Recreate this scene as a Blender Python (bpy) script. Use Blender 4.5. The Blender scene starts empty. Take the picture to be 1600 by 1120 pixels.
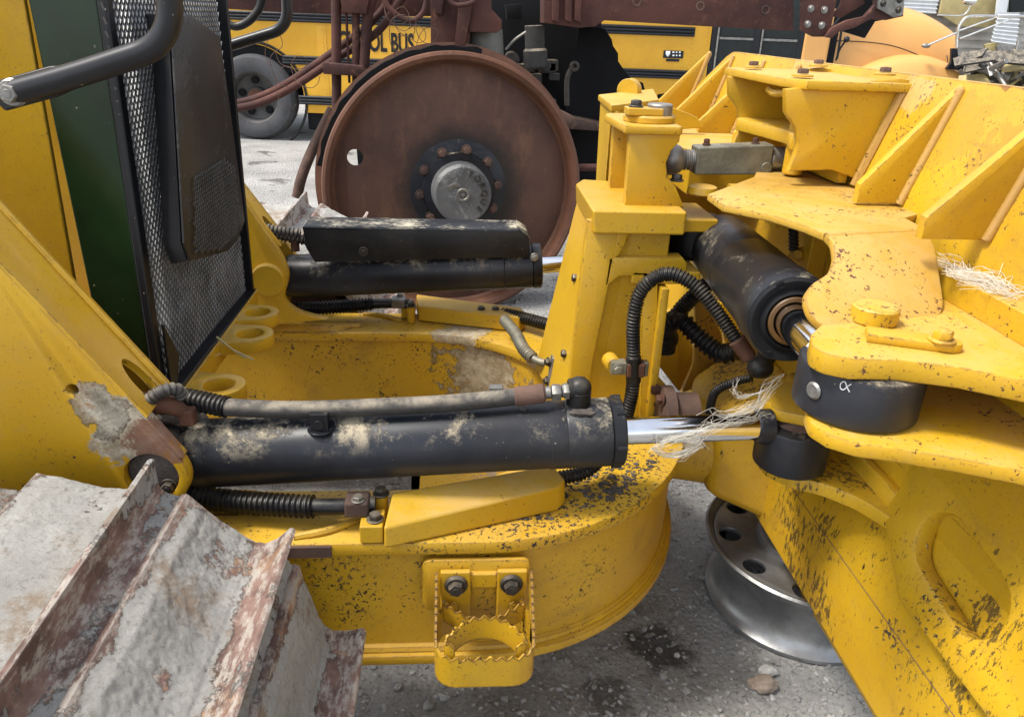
import bpy, bmesh, math, random
from mathutils import Vector as V, Matrix, noise as mn
random.seed(7)
C = bpy.context.scene.collection
# ---------------------------------------------------------------- camera
F = 1200.0; H = 1.5
PITCH = math.radians(23.8); YAW = math.radians(4.6); ROLL = math.radians(2.1)
fw = V((math.sin(YAW)*math.cos(PITCH), math.cos(YAW)*math.cos(PITCH), -math.sin(PITCH)))
r0 = V((math.cos(YAW), -math.sin(YAW), 0)); u0 = r0.cross(fw)
rr = r0*math.cos(ROLL) + u0*math.sin(ROLL); uu = rr.cross(fw)
CO = V((0, 0, H))
cam = bpy.data.cameras.new('camera'); cam.sensor_width = 36; cam.lens = F/1600*36
cam.clip_start = .02; cam.clip_end = 500
co = bpy.data.objects.new('camera', cam); C.objects.link(co)
mw = Matrix((rr, uu, -fw)).transposed().to_4x4(); mw.translation = CO
co.matrix_world = mw; bpy.context.scene.camera = co
# ---------------------------------------------------------------- light
sc = bpy.context.scene
sc.view_settings.view_transform = 'Standard'; sc.view_settings.look = 'None'
sc.view_settings.exposure = 1.32; sc.view_settings.gamma = 1
SUN_EL = math.radians(60); SUN_AZ = math.radians(-102)      # azimuth from +y towards +x
w = bpy.data.worlds.new('World'); sc.world = w; w.use_nodes = True
wn = w.node_tree; bg = wn.nodes['Background']; sky = wn.nodes.new('ShaderNodeTexSky')
sky.sky_type = 'NISHITA'; sky.sun_disc = False; sky.sun_elevation = SUN_EL; sky.sun_rotation = SUN_AZ
sky.dust_density = 1.5; sky.air_density = 1.0; sky.ozone_density = .6
hs = wn.nodes.new('ShaderNodeHueSaturation'); hs.inputs['Saturation'].default_value = .42   # hazy, half overcast sky
wn.links.new(sky.outputs[0], hs.inputs['Color']); wn.links.new(hs.outputs[0], bg.inputs[0]); bg.inputs[1].default_value = 0.145
sd = V((math.sin(SUN_AZ)*math.cos(SUN_EL), math.cos(SUN_AZ)*math.cos(SUN_EL), math.sin(SUN_EL)))
sl = bpy.data.lights.new('sun', 'SUN'); sl.energy = 2.0; sl.angle = math.radians(12); sl.color = (1, .95, .87)
so = bpy.data.objects.new('sun', sl); C.objects.link(so); so.rotation_euler = (-sd).to_track_quat('-Z', 'Y').to_euler()

# ---------------------------------------------------------------- pixel ray meets a real plane
def P(px, py, **k):
    d = fw + rr*((px-800)/F) - uu*((py-560)/F)
    for a, v in k.items():
        t = v if a == 'd' else (v - CO['xyz'.index(a)])/d['xyz'.index(a)]
    return CO + d*t
def PP(px, py, o, n):
    d = fw + rr*((px-800)/F) - uu*((py-560)/F)
    return CO + d*((o-CO).dot(n)/d.dot(n))

# ---------------------------------------------------------------- materials
class N:
    def __init__(s, name):
        s.m = bpy.data.materials.new(name); s.m.use_nodes = True; s.t = s.m.node_tree
        s.b = s.t.nodes['Principled BSDF']; s.tc = s.t.nodes.new('ShaderNodeTexCoord').outputs['Object']
        s.bumpin = None
    def n(s, typ, **k):
        x = s.t.nodes.new(typ)
        for a, v in k.items(): setattr(x, a, v)
        return x
    def set(s, sock, v):
        if isinstance(v, bpy.types.NodeSocket): s.t.links.new(v, sock)
        elif isinstance(v, (tuple, list)) and len(v) == 3 and sock.type == 'RGBA': sock.default_value = (*v, 1)
        else: sock.default_value = v
    def map(s, sc=(1, 1, 1), rot=(0, 0, 0), loc=(0, 0, 0), src=None):
        x = s.n('ShaderNodeMapping'); s.set(x.inputs[0], src or s.tc)
        x.inputs['Scale'].default_value = sc; x.inputs['Rotation'].default_value = rot; x.inputs['Location'].default_value = loc
        return x.outputs[0]
    def noise(s, scale, detail=5, rough=.6, co=None, dist=0):
        x = s.n('ShaderNodeTexNoise'); s.set(x.inputs['Vector'], co or s.tc)
        x.inputs['Scale'].default_value = scale; x.inputs['Detail'].default_value = detail
        x.inputs['Roughness'].default_value = rough; x.inputs['Distortion'].default_value = dist
        return x.outputs[0]
    def vor(s, scale, co=None, feat='F1', rnd=1):
        x = s.n('ShaderNodeTexVoronoi', feature=feat); s.set(x.inputs['Vector'], co or s.tc)
        x.inputs['Scale'].default_value = scale; x.inputs['Randomness'].default_value = rnd
        return x.outputs
    def ramp(s, f, a, b, lo=0., hi=1.):
        x = s.n('ShaderNodeMapRange'); s.set(x.inputs[0], f); x.interpolation_type = 'SMOOTHSTEP'
        for i, v in ((1, a), (2, b), (3, lo), (4, hi)): x.inputs[i].default_value = v
        return x.outputs[0]
    def mix(s, f, a, b, mode='MIX'):
        x = s.n('ShaderNodeMix', data_type='RGBA', blend_type=mode); s.set(x.inputs[0], f)
        s.set(x.inputs[6], a); s.set(x.inputs[7], b); return x.outputs[2]
    def mth(s, op, a, b=0.):
        x = s.n('ShaderNodeMath', operation=op); s.set(x.inputs[0], a); s.set(x.inputs[1], b); return x.outputs[0]
    def up(s):
        g = s.n('ShaderNodeNewGeometry'); x = s.n('ShaderNodeSeparateXYZ'); s.set(x.inputs[0], g.outputs['Normal']); return x.outputs[2]
    def bump(s, h, dist=.002, st=1.):
        x = s.n('ShaderNodeBump'); s.set(x.inputs['Height'], h); x.inputs['Distance'].default_value = dist; x.inputs['Strength'].default_value = st
        if s.bumpin: s.set(x.inputs['Normal'], s.bumpin)
        s.bumpin = x.outputs[0]; s.set(s.b.inputs['Normal'], s.bumpin)
    def out(s, col=None, rough=None, metal=None, spec=None):
        if col is not None: s.set(s.b.inputs['Base Color'], col)
        if rough is not None: s.set(s.b.inputs['Roughness'], rough)
        if metal is not None: s.set(s.b.inputs['Metallic'], metal)
        if spec is not None: s.set(s.b.inputs['Specular IOR Level'], spec)
        return s.m
    def edge(s, r=.0075):                       # worn edges, from the real shape
        b = s.n('ShaderNodeBevel', samples=6); b.inputs[0].default_value = r
        g = s.n('ShaderNodeNewGeometry')
        d = s.n('ShaderNodeVectorMath', operation='DOT_PRODUCT'); s.set(d.inputs[0], b.outputs[0]); s.set(d.inputs[1], g.outputs['Normal'])
        return s.ramp(d.outputs['Value'], .99, .86)
YEL = (.53, .322, .013)
def paint(name, col=YEL, dust=.35, chips=.3, grime=.3, rough=.42, edge=.35, mud=0., chipcol=(.035, .018, .012), streak=False, dark=0., spots=()):
    s = N(name)
    big = s.noise(2.2, 6, .6); mid = s.noise(9, 8, .65); fine = s.noise(60, 4, .6)
    c = s.mix(s.ramp(big, .3, .7), col, tuple(v*k for v, k in zip(col, (.9, .82, .7))))
    c = s.mix(s.mth('MULTIPLY', s.ramp(s.noise(34, 7, .75), .46, .75), .45), c, (.42, .25, .05))
    c = s.mix(s.mth('MULTIPLY', s.ramp(s.noise(190, 3, .6), .60, .68), .5*min(1., .4+chips)), c, (.20, .09, .03))
    # dust lies on what faces up
    up = s.ramp(s.up(), .2, .9)
    dust *= .8
    dm = s.mth('MULTIPLY', s.mth('MULTIPLY', up, s.ramp(s.noise(5, 9, .75, dist=.4), .36, .62)), dust)
    c = s.mix(dm, c, (.47, .305, .10))
    # oily grime films
    gm = s.mth('MULTIPLY', s.ramp(s.noise(3.4, 9, .72, dist=.6), .5, .78), grime)
    c = s.mix(gm, c, (.16, .09, .03))
    # small chips and scrapes
    st = s.map((1, 1, 1), (.3, .5, .2)) if not streak else s.map((2.2, 2.2, .6))
    ch = s.noise(125 if not streak else 90, 4, .64, co=st, dist=.6)
    area = s.ramp(s.noise(5.2, 5, .65), .44, .66)
    thr = s.mth('SUBTRACT', ch, s.mth('MULTIPLY', area, .13*min(1., chips*1.6)))
    cm = s.ramp(thr, .322-.03*(1-chips), .29-.03*(1-chips))
    if chips > .75: cm = s.mth('MAXIMUM', cm, s.ramp(s.mth('ADD', ch, s.mth('MULTIPLY', s.noise(16, 4, .6), .5)), .60, .565))
    ed = s.mth('MULTIPLY', s.edge(), s.ramp(s.noise(26, 6, .75), .63-edge*.36, .69-edge*.36))
    c = s.mix(s.mth('MULTIPLY', ed, .9), c, (.075, .035, .02))
    c = s.mix(cm, c, chipcol)
    if dark: c = s.mix(s.mth('MULTIPLY', s.ramp(s.mth('ADD', s.noise(95, 6, .75, co=s.map((1, 1, .35))), s.mth('MULTIPLY', s.ramp(s.noise(3.2, 6, .65), .40, .64), .22)), .70, .735), dark), c, (.03, .022, .018))
    r = s.mix(dm, (rough,)*3, (.85,)*3); muds = None
    for (o, rad, kind, amt) in spots:          # stains with a place of their own on the part
        d = s.n('ShaderNodeVectorMath', operation='DISTANCE'); s.set(d.inputs[0], s.tc); d.inputs[1].default_value = V(o)-V((-.64, 1.79, 0))
        f = s.mth('SUBTRACT', 1., s.mth('DIVIDE', d.outputs['Value'], rad))
        if kind == 'chip': k = s.ramp(s.mth('ADD', f, s.mth('MULTIPLY', s.mth('SUBTRACT', s.noise(85, 5, .68, dist=.4), .5), 5.)), 1.02+.5*(.85-amt), 1.15+.5*(.85-amt))
        else: k = s.ramp(s.mth('ADD', f, s.mth('MULTIPLY', s.mth('SUBTRACT', s.noise(13, 8, .72), .5), 2.6)), .28, .40)
        k = s.mth('MULTIPLY', k, amt)
        cc = {'mud': s.mix(s.mth('MULTIPLY', s.ramp(s.noise(26, 8, .8), .56, .64), .8), s.mix(s.ramp(s.noise(24, 8, .8), .4, .6), (.46, .42, .34), (.22, .19, .14)), (.27, .13, .05)), 'rust': s.mix(s.noise(30, 6, .7), (.22, .08, .04), (.10, .045, .03)),
              'chip': (.04, .028, .022), 'grime': (.10, .065, .03), 'dust': (.55, .45, .30)}[kind]
        c = s.mix(k, c, cc); r = s.mix(k, r, (.92,)*3)
        if kind == 'mud': muds = k
    h = s.mth('SUBTRACT', s.mth('MULTIPLY', fine, .3), s.mth('MULTIPLY', cm, .6))
    if mud:
        mk = s.ramp(s.mth('ADD', s.mth('MULTIPLY', s.noise(3.1, 8, .7), .8), s.mth('MULTIPLY', s.noise(28, 6, .7), .3)), .62-mud*.12, .66-mud*.12)
        mk = s.mth('MULTIPLY', mk, s.ramp(s.up(), -.3, .3)) if mud < 1 else mk
        c = s.mix(mk, c, s.mix(s.noise(14, 6, .7), (.40, .34, .27), (.20, .14, .09)))
        h = s.mth('ADD', h, s.mth('MULTIPLY', s.mth('MULTIPLY', mk, s.noise(40, 6, .7)), 2.))
        r = s.mix(mk, r, (.95,)*3)
    if muds is not None: h = s.mth('ADD', h, s.mth('MULTIPLY', s.mth('MULTIPLY', muds, s.noise(45, 8, .8)), 9.))
    s.bump(h, .0012); s.bump(s.noise(6, 3, .5), .003, .35)
    return s.out(c, r, 0, .45)
def rust(name, a=(.105, .045, .026), b=(.045, .022, .015), c3=(.22, .10, .045), rough=.8, scale=1.):
    s = N(name)
    c = s.mix(s.ramp(s.noise(3*scale, 8, .65), .35, .65), a, b)
    c = s.mix(s.mth('MULTIPLY', s.ramp(s.noise(14*scale, 8, .75), .55, .7), .6), c, c3)
    c = s.mix(s.mth('MULTIPLY', s.ramp(s.noise(140, 3, .6), .6, .75), .5), c, (.03, .015, .012))
    s.bump(s.noise(70*scale, 6, .7), .0015); return s.out(c, rough, 0, .3)
def blackpaint(name, dust=.5, rough=.28, col=(.006, .0065, .008), dcol=(.46, .39, .27), bias=0.):
    s = N(name)
    up = s.ramp(s.up(), .1-bias, .95-bias)
    m = s.ramp(s.mth('ADD', s.mth('MULTIPLY', s.noise(5, 9, .75, dist=.5), .75), s.mth('MULTIPLY', s.noise(60, 8, .85), .4)), .64-.06*dust, .76-.06*dust)
    dm = s.mth('MULTIPLY', s.mth('MULTIPLY', m, s.mth('ADD', up, .02)), min(.8, dust*1.3))
    sp = s.ramp(s.noise(120, 3, .5), .735, .76)
    c = s.mix(s.ramp(s.noise(3, 5, .6), .35, .7), col, tuple(v*2.4 for v in col))
    c = s.mix(s.mth('MULTIPLY', s.ramp(s.noise(2.2, 7, .7), .4, .65), .16*dust), c, (.09, .08, .07))
    c = s.mix(dm, c, dcol); c = s.mix(s.mth('MULTIPLY', sp, .6), c, (.4, .36, .28))
    r = s.mix(s.mth('MAXIMUM', dm, s.mth('MULTIPLY', s.noise(8, 6, .7), .16)), (rough,)*3, (.9,)*3)
    s.bump(s.mth('ADD', s.mth('MULTIPLY', dm, s.noise(60, 5, .7)), s.mth('MULTIPLY', s.noise(9, 3, .5), .25)), .0016)
    return s.out(c, r, 0, .30)
def plain(name, col, rough=.5, metal=0., var=.35, scale=12, bump=.0008, dustup=0.):
    s = N(name)
    c = s.mix(s.ramp(s.noise(scale, 7, .7), .3, .7), col, tuple(v*(1-var) for v in col))
    if dustup: c = s.mix(s.mth('MULTIPLY', s.mth('MULTIPLY', s.ramp(s.up(), .0, .8), s.ramp(s.noise(18, 7, .7), .35, .65)), dustup), c, (.42, .35, .25))
    if bump: s.bump(s.noise(scale*5, 5, .65), bump)
    return s.out(c, rough, metal, .3 if max(col) < .03 else .5)
def trackmat(name, mud=1.):
    s = N(name)
    at = s.n('ShaderNodeVertexColor', layer_name='mud').outputs[0]
    rs = s.mix(s.ramp(s.noise(11, 9, .72), .38, .62), (.25, .16, .13), (.12, .075, .06))
    rs = s.mix(s.mth('MULTIPLY', s.ramp(s.noise(6, 8, .7, dist=.4), .55, .66), .8), rs, (.40, .23, .12))
    rs = s.mix(s.mth('MULTIPLY', s.ramp(s.noise(38, 8, .78, co=s.map((1, .4, 1))), .46, .58), .8), rs, (.44, .40, .345))
    md = s.mix(s.ramp(s.noise(7, 8, .7), .35, .65), (.58, .565, .52), (.45, .435, .40))
    md = s.mix(s.mth('MULTIPLY', s.ramp(s.noise(90, 5, .7), .5, .7), .35), md, (.56, .55, .52))
    md = s.mix(s.mth('MULTIPLY', s.ramp(s.noise(5.3, 9, .75), .52, .62), .75), md, (.36, .25, .16))
    md = s.mix(s.mth('MULTIPLY', s.ramp(s.noise(85, 8, .82), .53, .62), .55), md, (.22, .205, .185))
    k = s.ramp(s.mth('ADD', at, s.mth('MULTIPLY', s.mth('SUBTRACT', s.noise(38, 8, .78), .5), .8)), .455, .50)
    c = s.mix(k, rs, md)
    e = s.mth('MULTIPLY', s.edge(.009), s.ramp(s.noise(20, 5, .7), .25, .5)); c = s.mix(s.mth('MULTIPLY', e, .55), c, (.46, .41, .37))
    s.bump(s.mth('ADD', s.mth('MULTIPLY', s.noise(120, 8, .85), s.mth('ADD', k, .4)), s.mth('MULTIPLY', k, .3)), .007)
    return s.out(c, .92, 0, .2)
M = {}
M['yel'] = paint('yellow_paint', chips=.3)
M['yel_dusty'] = paint('yellow_paint_dusty', dust=1., chips=.35, grime=.25)
M['yel_clean'] = paint('yellow_paint_clean', dust=.35, chips=.3, grime=.25, edge=.35, rough=.38)
def pz(a, c, **k): return tuple(P(a, c, **k))
M['yel_cover'] = paint('yellow_paint_dusty_cover', col=(.47, .285, .038), dust=.8, chips=.75, grime=.5, edge=.5, chipcol=(.10, .04, .025), spots=[(pz(1390, 440, z=1.15), .08, 'chip', .7), (pz(1430, 400, z=1.15), .06, 'chip', .6)])
M['yel_skin'] = paint('yellow_paint_blade_back', dust=.9, chips=.6, grime=.55, edge=.5, chipcol=(.12, .05, .03), spots=[(pz(1560, 250, x=.87), .12, 'grime', .22), (pz(1480, 200, x=.88), .10, 'grime', .18), (pz(1420, 140, x=.90), .07, 'dust', .25), (pz(1530, 180, x=.89), .05, 'chip', .8), (pz(1590, 300, x=.86), .10, 'chip', .8), (pz(1250, 100, x=.9), .12, 'dust', .2), (pz(1575, 122, x=.925), .03, 'rust', .7)])
M['weld'] = paint('dusty_weld', col=(.40, .24, .06), dust=.5, chips=.6, grime=.5, edge=.2)
M['yel_oily'] = paint('yellow_paint_oily', dust=.1, chips=.35, grime=.7, edge=.4, streak=True, dark=.8, spots=[(pz(1480, 960, x=.83), .11, 'chip', 1.), (pz(1400, 990, x=.81), .07, 'chip', 1.), (pz(1440, 1050, x=.82), .10, 'chip', .9)])
M['yel_side'] = paint('yellow_paint_side_frame', dust=.5, chips=.35, grime=.25, edge=.6, spots=[(pz(205, 665, y=1.2), .10, 'mud', .9), (pz(150, 640, y=1.2), .06, 'mud', .8), (pz(245, 690, y=1.2), .06, 'rust', .8), (pz(190, 560, y=1.2), .05, 'chip', .9)])
M['yel_wall'] = paint('yellow_paint_inner_wall', dust=.3, chips=.7, grime=.7, edge=.5, spots=[(pz(740, 590, y=2.15), .20, 'mud', .8), (pz(655, 545, y=2.2), .10, 'chip', .9), (pz(500, 860, y=1.18), .35, 'chip', .8), (pz(700, 870, y=1.18), .18, 'chip', .9), (pz(940, 900, y=1.25), .14, 'chip', .7)])
M['yel_nose'] = paint('yellow_paint_nose_plate', dust=.3, chips=1., grime=.3, edge=.6, chipcol=(.05, .032, .025), spots=[(pz(960, 760, z=.6), .20, 'chip', .95), (pz(1010, 730, z=.6), .16, 'chip', .9), (pz(830, 800, z=.6), .24, 'chip', 1.), (pz(650, 840, z=.6), .16, 'chip', .7), (pz(720, 520, z=.6), .12, 'mud', .8), (pz(840, 570, z=.6), .10, 'mud', .7)])
M['yel_ledge'] = paint('yellow_paint_rubbed_ledge', dust=.7, chips=.6, grime=.4, edge=.5, spots=[(pz(1545, 452, z=1.1), .055, 'rust', 1.), (pz(1500, 432, z=1.1), .04, 'rust', .9), (pz(1600, 490, z=1.1), .03, 'rust', .9), (pz(1530, 400, z=1.1), .07, 'mud', .7)])
M['yel_arm'] = paint('yellow_paint_arm', dust=.35, chips=.7, grime=.6, edge=.6)
M['yel_speck'] = paint('yellow_paint_specked', dust=.25, chips=1., grime=.3, edge=.5, chipcol=(.05, .032, .025))
M['yel_mud'] = paint('yellow_paint_muddy', dust=.4, chips=.4, grime=.35, edge=.5, mud=.12)
M['yel_scar'] = paint('yellow_paint_scarred', dust=.75, chips=.75, grime=.35, edge=.5, chipcol=(.10, .04, .025))
M['bare'] = rust('bare_brown_steel', (.13, .075, .055), (.05, .032, .026), (.22, .13, .08))
M['rust'] = rust('rusty_steel'); M['rust_red'] = rust('red_brown_steel', (.10, .040, .030), (.045, .020, .017), (.19, .085, .05))
def disc_mat():
    s = N('rusty_disc_steel'); hub = V(P(720, 300, y=4.18))-V((-.022, 4.55, 0))
    c = s.mix(s.ramp(s.noise(2.2, 9, .7), .35, .65), (.115, .056, .038), (.07, .036, .027))
    c = s.mix(s.mth('MULTIPLY', s.ramp(s.noise(9, 9, .75, co=s.map((1, 1, .35))), .5, .68), .55), c, (.19, .095, .052))
    c = s.mix(s.mth('MULTIPLY', s.ramp(s.noise(40, 7, .8), .55, .7), .5), c, (.05, .03, .024))
    c = s.mix(s.ramp(s.noise(55, 4, .6), .74, .77), c, (.36, .32, .28))
    d = s.n('ShaderNodeVectorMath', operation='DISTANCE'); s.set(d.inputs[0], s.tc); d.inputs[1].default_value = hub
    dd = s.mth('ADD', d.outputs['Value'], s.mth('MULTIPLY', s.mth('SUBTRACT', s.noise(7, 6, .7), .5), .12))
    c = s.mix(s.mth('MULTIPLY', s.ramp(dd, .40, .27), .9), c, (.018, .016, .014))
    s.bump(s.noise(60, 7, .75), .0015); s.bump(s.noise(3, 3, .5), .01, .4)
    return s.out(c, .6, 0, .3)
M['rust_disc'] = disc_mat()
M['rust_lip'] = rust('rusty_rim_steel', (.13, .055, .030), (.08, .035, .021), (.20, .095, .05), .55)
M['black'] = blackpaint('black_gloss_paint', .25, .3)
M['black_dusty'] = blackpaint('black_paint_dusted', 1.0, .34, col=(.007, .008, .011))
M['black_cyl'] = blackpaint('black_cylinder_paint', .55, .32)
M['guard'] = blackpaint('black_guard_paint', .95, .4, bias=.0, dcol=(.62, .56, .42))
M['green'] = blackpaint('black_gloss_green_reflection', .1, .10, col=(.004, .012, .004))  # glossy black panel; green of reflected trees is put into the base colour
M['rubber'] = plain('black_rubber', (.010, .010, .011), .42, 0, .4, 20, .0008, .12)
M['rubber_dusty'] = plain('dusty_rubber', (.04, .037, .034), .7, 0, .5, 30, .0008, .5)
M['tyre'] = plain('tyre_rubber', (.062, .062, .066), .8, 0, .4, 5)
M['chrome'] = plain('chrome_rod', (.75, .76, .78), .09, 1, .1, 30, .0001)
M['steel'] = plain('dull_steel', (.30, .29, .27), .45, .7, .5, 25, .0008, .3)
M['zinc'] = plain('grey_green_metal', (.20, .195, .15), .5, .35, .5, 14, .001, .4)
M['bolt'] = plain('dark_bolt_steel', (.06, .052, .045), .5, .5, .5, 40, .0006, .4)
M['alu'] = plain('aluminium', (.33, .335, .34), .38, .7, .45, 9, .0008, .12)
M['mesh'] = plain('grey_mesh_metal', (.27, .275, .28), .35, .3, .5, 12, 0, .0)
M['core'] = plain('dark_radiator', (.006, .006, .006), .9)
M['vent'] = plain('dark_mesh_metal', (.10, .095, .09), .45, .3, .4, 12, 0)
M['railpaint'] = blackpaint('black_rail_paint', .12, .3, col=(.007, .007, .008), dcol=(.2, .18, .15))
M['cover'] = blackpaint('dark_brown_cover', .6, .34, col=(.006, .0055, .0055), dcol=(.07, .066, .062), bias=.7)
M['dark'] = plain('black_metal', (.005, .0055, .007), .8, 0, .5, 8)  # one even near-black base colour for black parts
M['hubcap'] = blackpaint('worn_hub_cap', 1., .5, col=(.055, .055, .055), dcol=(.26, .26, .25), bias=1.2)
M['cloth'] = plain('black_tarpaulin', (.006, .006, .007), .95, 0, .5, 8)
M['track'] = trackmat('caked_track_steel')
M['mudclay'] = plain('dried_mud', (.36, .33, .28), .95, 0, .45, 18, .006)
M['mudclay_dark'] = plain('dark_dried_mud', (.12, .10, .085), .95, 0, .6, 18, .006)
M['bus'] = paint('bus_yellow', col=(.62, .34, .02), dust=.2, chips=.1, grime=.25, edge=0., rough=.3)
M['bus_orange'] = plain('bus_hood_yellow', (.66, .34, .10), .35, 0, .14, 1.2, .0002)
M['bus_rail'] = plain('bus_black_rail', (.012, .014, .018), .3)
M['glass'] = plain('dark_glass', (.015, .02, .022), .08)
M['letter'] = plain('black_lettering', (.01, .01, .01), .5)
M['white'] = plain('white_metal', (.75, .77, .78), .5, 0, .2, 3)
M['siding'] = plain('grey_siding', (.42, .40, .36), .7, 0, .25, 3)
M['tan'] = plain('tan_board', (.52, .42, .19), .8, 0, .35, 4)
M['tube'] = plain('bright_tube', (.7, .68, .64), .25, .9, .2)
M['fibre'] = plain('pale_fibre', (.66, .62, .53), .6, 0, .25, 40, 0)
M['straw'] = plain('straw', (.55, .48, .24), .7, 0, .3, 40, 0)
def mk_ground():
    s = N('gravelly_ground')
    c = s.mix(s.ramp(s.noise(1.1, 9, .68), .35, .65), (.52, .505, .475), (.35, .34, .32))
    c = s.mix(s.mth('MULTIPLY', s.ramp(s.noise(9, 8, .75), .45, .7), .5), c, (.47, .455, .43))
    c = s.mix(s.mth('MULTIPLY', s.ramp(s.noise(95, 4, .7), .52, .68), .55), c, (.085, .083, .08))
    c = s.mix(s.mth('MULTIPLY', s.ramp(s.noise(2.6, 4, .5, dist=.5, co=s.map((1, 1, 1), loc=(.35, .1, 0))), .60, .68), .7), c, (.06, .052, .045))
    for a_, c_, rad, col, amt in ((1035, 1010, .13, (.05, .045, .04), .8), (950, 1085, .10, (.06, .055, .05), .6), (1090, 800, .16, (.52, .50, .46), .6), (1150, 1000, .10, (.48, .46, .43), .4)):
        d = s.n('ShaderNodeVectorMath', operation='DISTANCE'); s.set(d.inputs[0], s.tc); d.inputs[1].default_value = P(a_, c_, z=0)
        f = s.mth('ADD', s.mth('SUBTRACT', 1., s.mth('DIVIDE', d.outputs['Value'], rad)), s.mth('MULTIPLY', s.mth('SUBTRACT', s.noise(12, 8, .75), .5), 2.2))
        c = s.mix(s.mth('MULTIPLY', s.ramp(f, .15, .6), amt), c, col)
    v = s.vor(60)
    s.bump(s.mth('ADD', s.noise(30, 9, .8), s.mth('MULTIPLY', v[0], -.6)), .03)
    s.bump(s.noise(130, 4, .7), .003)
    return s.out(c, .95, 0, .2)
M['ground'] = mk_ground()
M['stone'] = plain('grey_stones', (.38, .37, .35), .95, 0, .6, 22, .004)

# ---------------------------------------------------------------- mesh helpers
class B:
    def __init__(s): s.v = []; s.f = []
    def add(s, vs, fs):
        o = len(s.v); s.v += [V(v) for v in vs]; s.f += [[i+o for i in f] for f in fs]
    def prism(s, a, b):                        # loft between two equal loops
        n = len(a); s.add(list(a)+list(b), [list(range(n))[::-1], list(range(n, 2*n))] + [[i, (i+1) % n, n+(i+1) % n, n+i] for i in range(n)])
    def ext(s, pts, vec): s.prism(pts, [V(p)+V(vec) for p in pts])
    def box(s, a, b):
        (x0, y0, z0), (x1, y1, z1) = a, b
        s.ext([(x0, y0, z0), (x1, y0, z0), (x1, y1, z0), (x0, y1, z0)], (0, 0, z1-z0))
    def lathe(s, prof, o, ax, seg=40, close=True, squash=None):   # prof: (radius, height) list
        ax = V(ax).normalized(); a = ax.orthogonal().normalized(); b = ax.cross(a); o = V(o)
        vs = []; fs = []
        for r, h in prof:
            for k in range(seg):
                t = 2*math.pi*k/seg; vs.append(o+ax*h+(a*math.cos(t)+b*math.sin(t))*r)
        n = len(prof)
        for j in range(n-1):
            for k in range(seg): fs.append([j*seg+k, j*seg+(k+1) % seg, (j+1)*seg+(k+1) % seg, (j+1)*seg+k])
        if close:
            if prof[0][0] > 1e-5: fs.append(list(range(seg))[::-1])
            if prof[-1][0] > 1e-5: fs.append([(n-1)*seg+k for k in range(seg)])
        s.add(vs, fs)
    def cyl(s, p0, p1, r, seg=32, bev=None, r1=None):
        p0 = V(p0); p1 = V(p1); L = (p1-p0).length; r1 = r if r1 is None else r1; e = min(.003, r*.2, L*.3) if bev is None else bev
        s.lathe([(r-e, 0), (r, e), (r1, L-e), (r1-e, L)], p0, p1-p0, seg)
    def ring(s, o, ax, ro, ri, h, seg=40):
        e = min(.003, (ro-ri)*.2, h*.2)
        s.lathe([(ri+e, 0), (ro-e, 0), (ro, e), (ro, h-e), (ro-e, h), (ri+e, h), (ri, h-e), (ri, e), (ri+e, 0)], o, ax, seg, close=False)
    def hexbolt(s, o, ax, r=.012, h=.01, washer=True):
        ax = V(ax).normalized(); o = V(o)
        if washer: s.cyl(o, o+ax*h*.3, r*1.35, 20)
        s.lathe([(r*.98, h*.3), (r, h*.4), (r, h*.95), (r*.86, h*1.15)], o, ax, 6)
        s.cyl(o+ax*h*1.1, o+ax*h*1.2, r*.45, 12)
    def tube(s, pts, r, seg=16, rib=0, pitch=.008, res=None, cap=True, smooth=True):
        pts = [V(p) for p in pts]
        if smooth and len(pts) > 2:            # catmull-rom
            q = [pts[0]*2-pts[1]]+pts+[pts[-1]*2-pts[-2]]; o = []
            for i in range(1, len(q)-2):
                L = (q[i+1]-q[i]).length; n = max(3, int(L/(res or max((.01 if callable(r) else r)*.7, .004))))
                for k in range(n):
                    t = k/n; a, b, c, d = q[i-1:i+3]
                    o.append(.5*((2*b)+(c-a)*t+(2*a-5*b+4*c-d)*t*t+(3*b-a-3*c+d)*t**3))
            pts = o+[pts[-1]]
        if rib:                                # resample evenly for the corrugations
            st = pitch/6; o = [pts[0]]; acc = 0
            for a, b in zip(pts, pts[1:]):
                L = (b-a).length; t = st-acc
                while t <= L: o.append(a+(b-a)*(t/L)); t += st
                acc = L-(t-st)
            pts = o
        n = len(pts); fr = None; vs = []; dist = 0
        for i, p in enumerate(pts):
            t = (pts[min(i+1, n-1)]-pts[max(i-1, 0)]).normalized()
            if fr is None: fr = t.orthogonal().normalized()
            fr = (fr-t*fr.dot(t)).normalized(); b = t.cross(fr)
            if rib:
                q = [0, .35, 1, 1, .35, 0][i % 6]; rad = r*(1-rib*(1-q))
            else: rad = r(i/(n-1)) if callable(r) else r
            for k in range(seg):
                a = 2*math.pi*k/seg; vs.append(p+(fr*math.cos(a)+b*math.sin(a))*rad)
        fs = [[j*seg+k, j*seg+(k+1) % seg, (j+1)*seg+(k+1) % seg, (j+1)*seg+k] for j in range(n-1) for k in range(seg)]
        if cap: fs += [list(range(seg))[::-1], [(n-1)*seg+k for k in range(seg)]]
        s.add(vs, fs)
    def ball(s, o, r, seg=20, sq=(1, 1, 1)):
        o = V(o); vs = []; fs = []; n = seg//2
        for j in range(n+1):
            t = math.pi*j/n
            for k in range(seg):
                a = 2*math.pi*k/seg; vs.append(o+V((math.sin(t)*math.cos(a)*r*sq[0], math.sin(t)*math.sin(a)*r*sq[1], math.cos(t)*r*sq[2])))
        fs = [[j*seg+k, (j+1)*seg+k, (j+1)*seg+(k+1) % seg, j*seg+(k+1) % seg] for j in range(n) for k in range(seg)]
        s.add(vs, fs)
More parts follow.
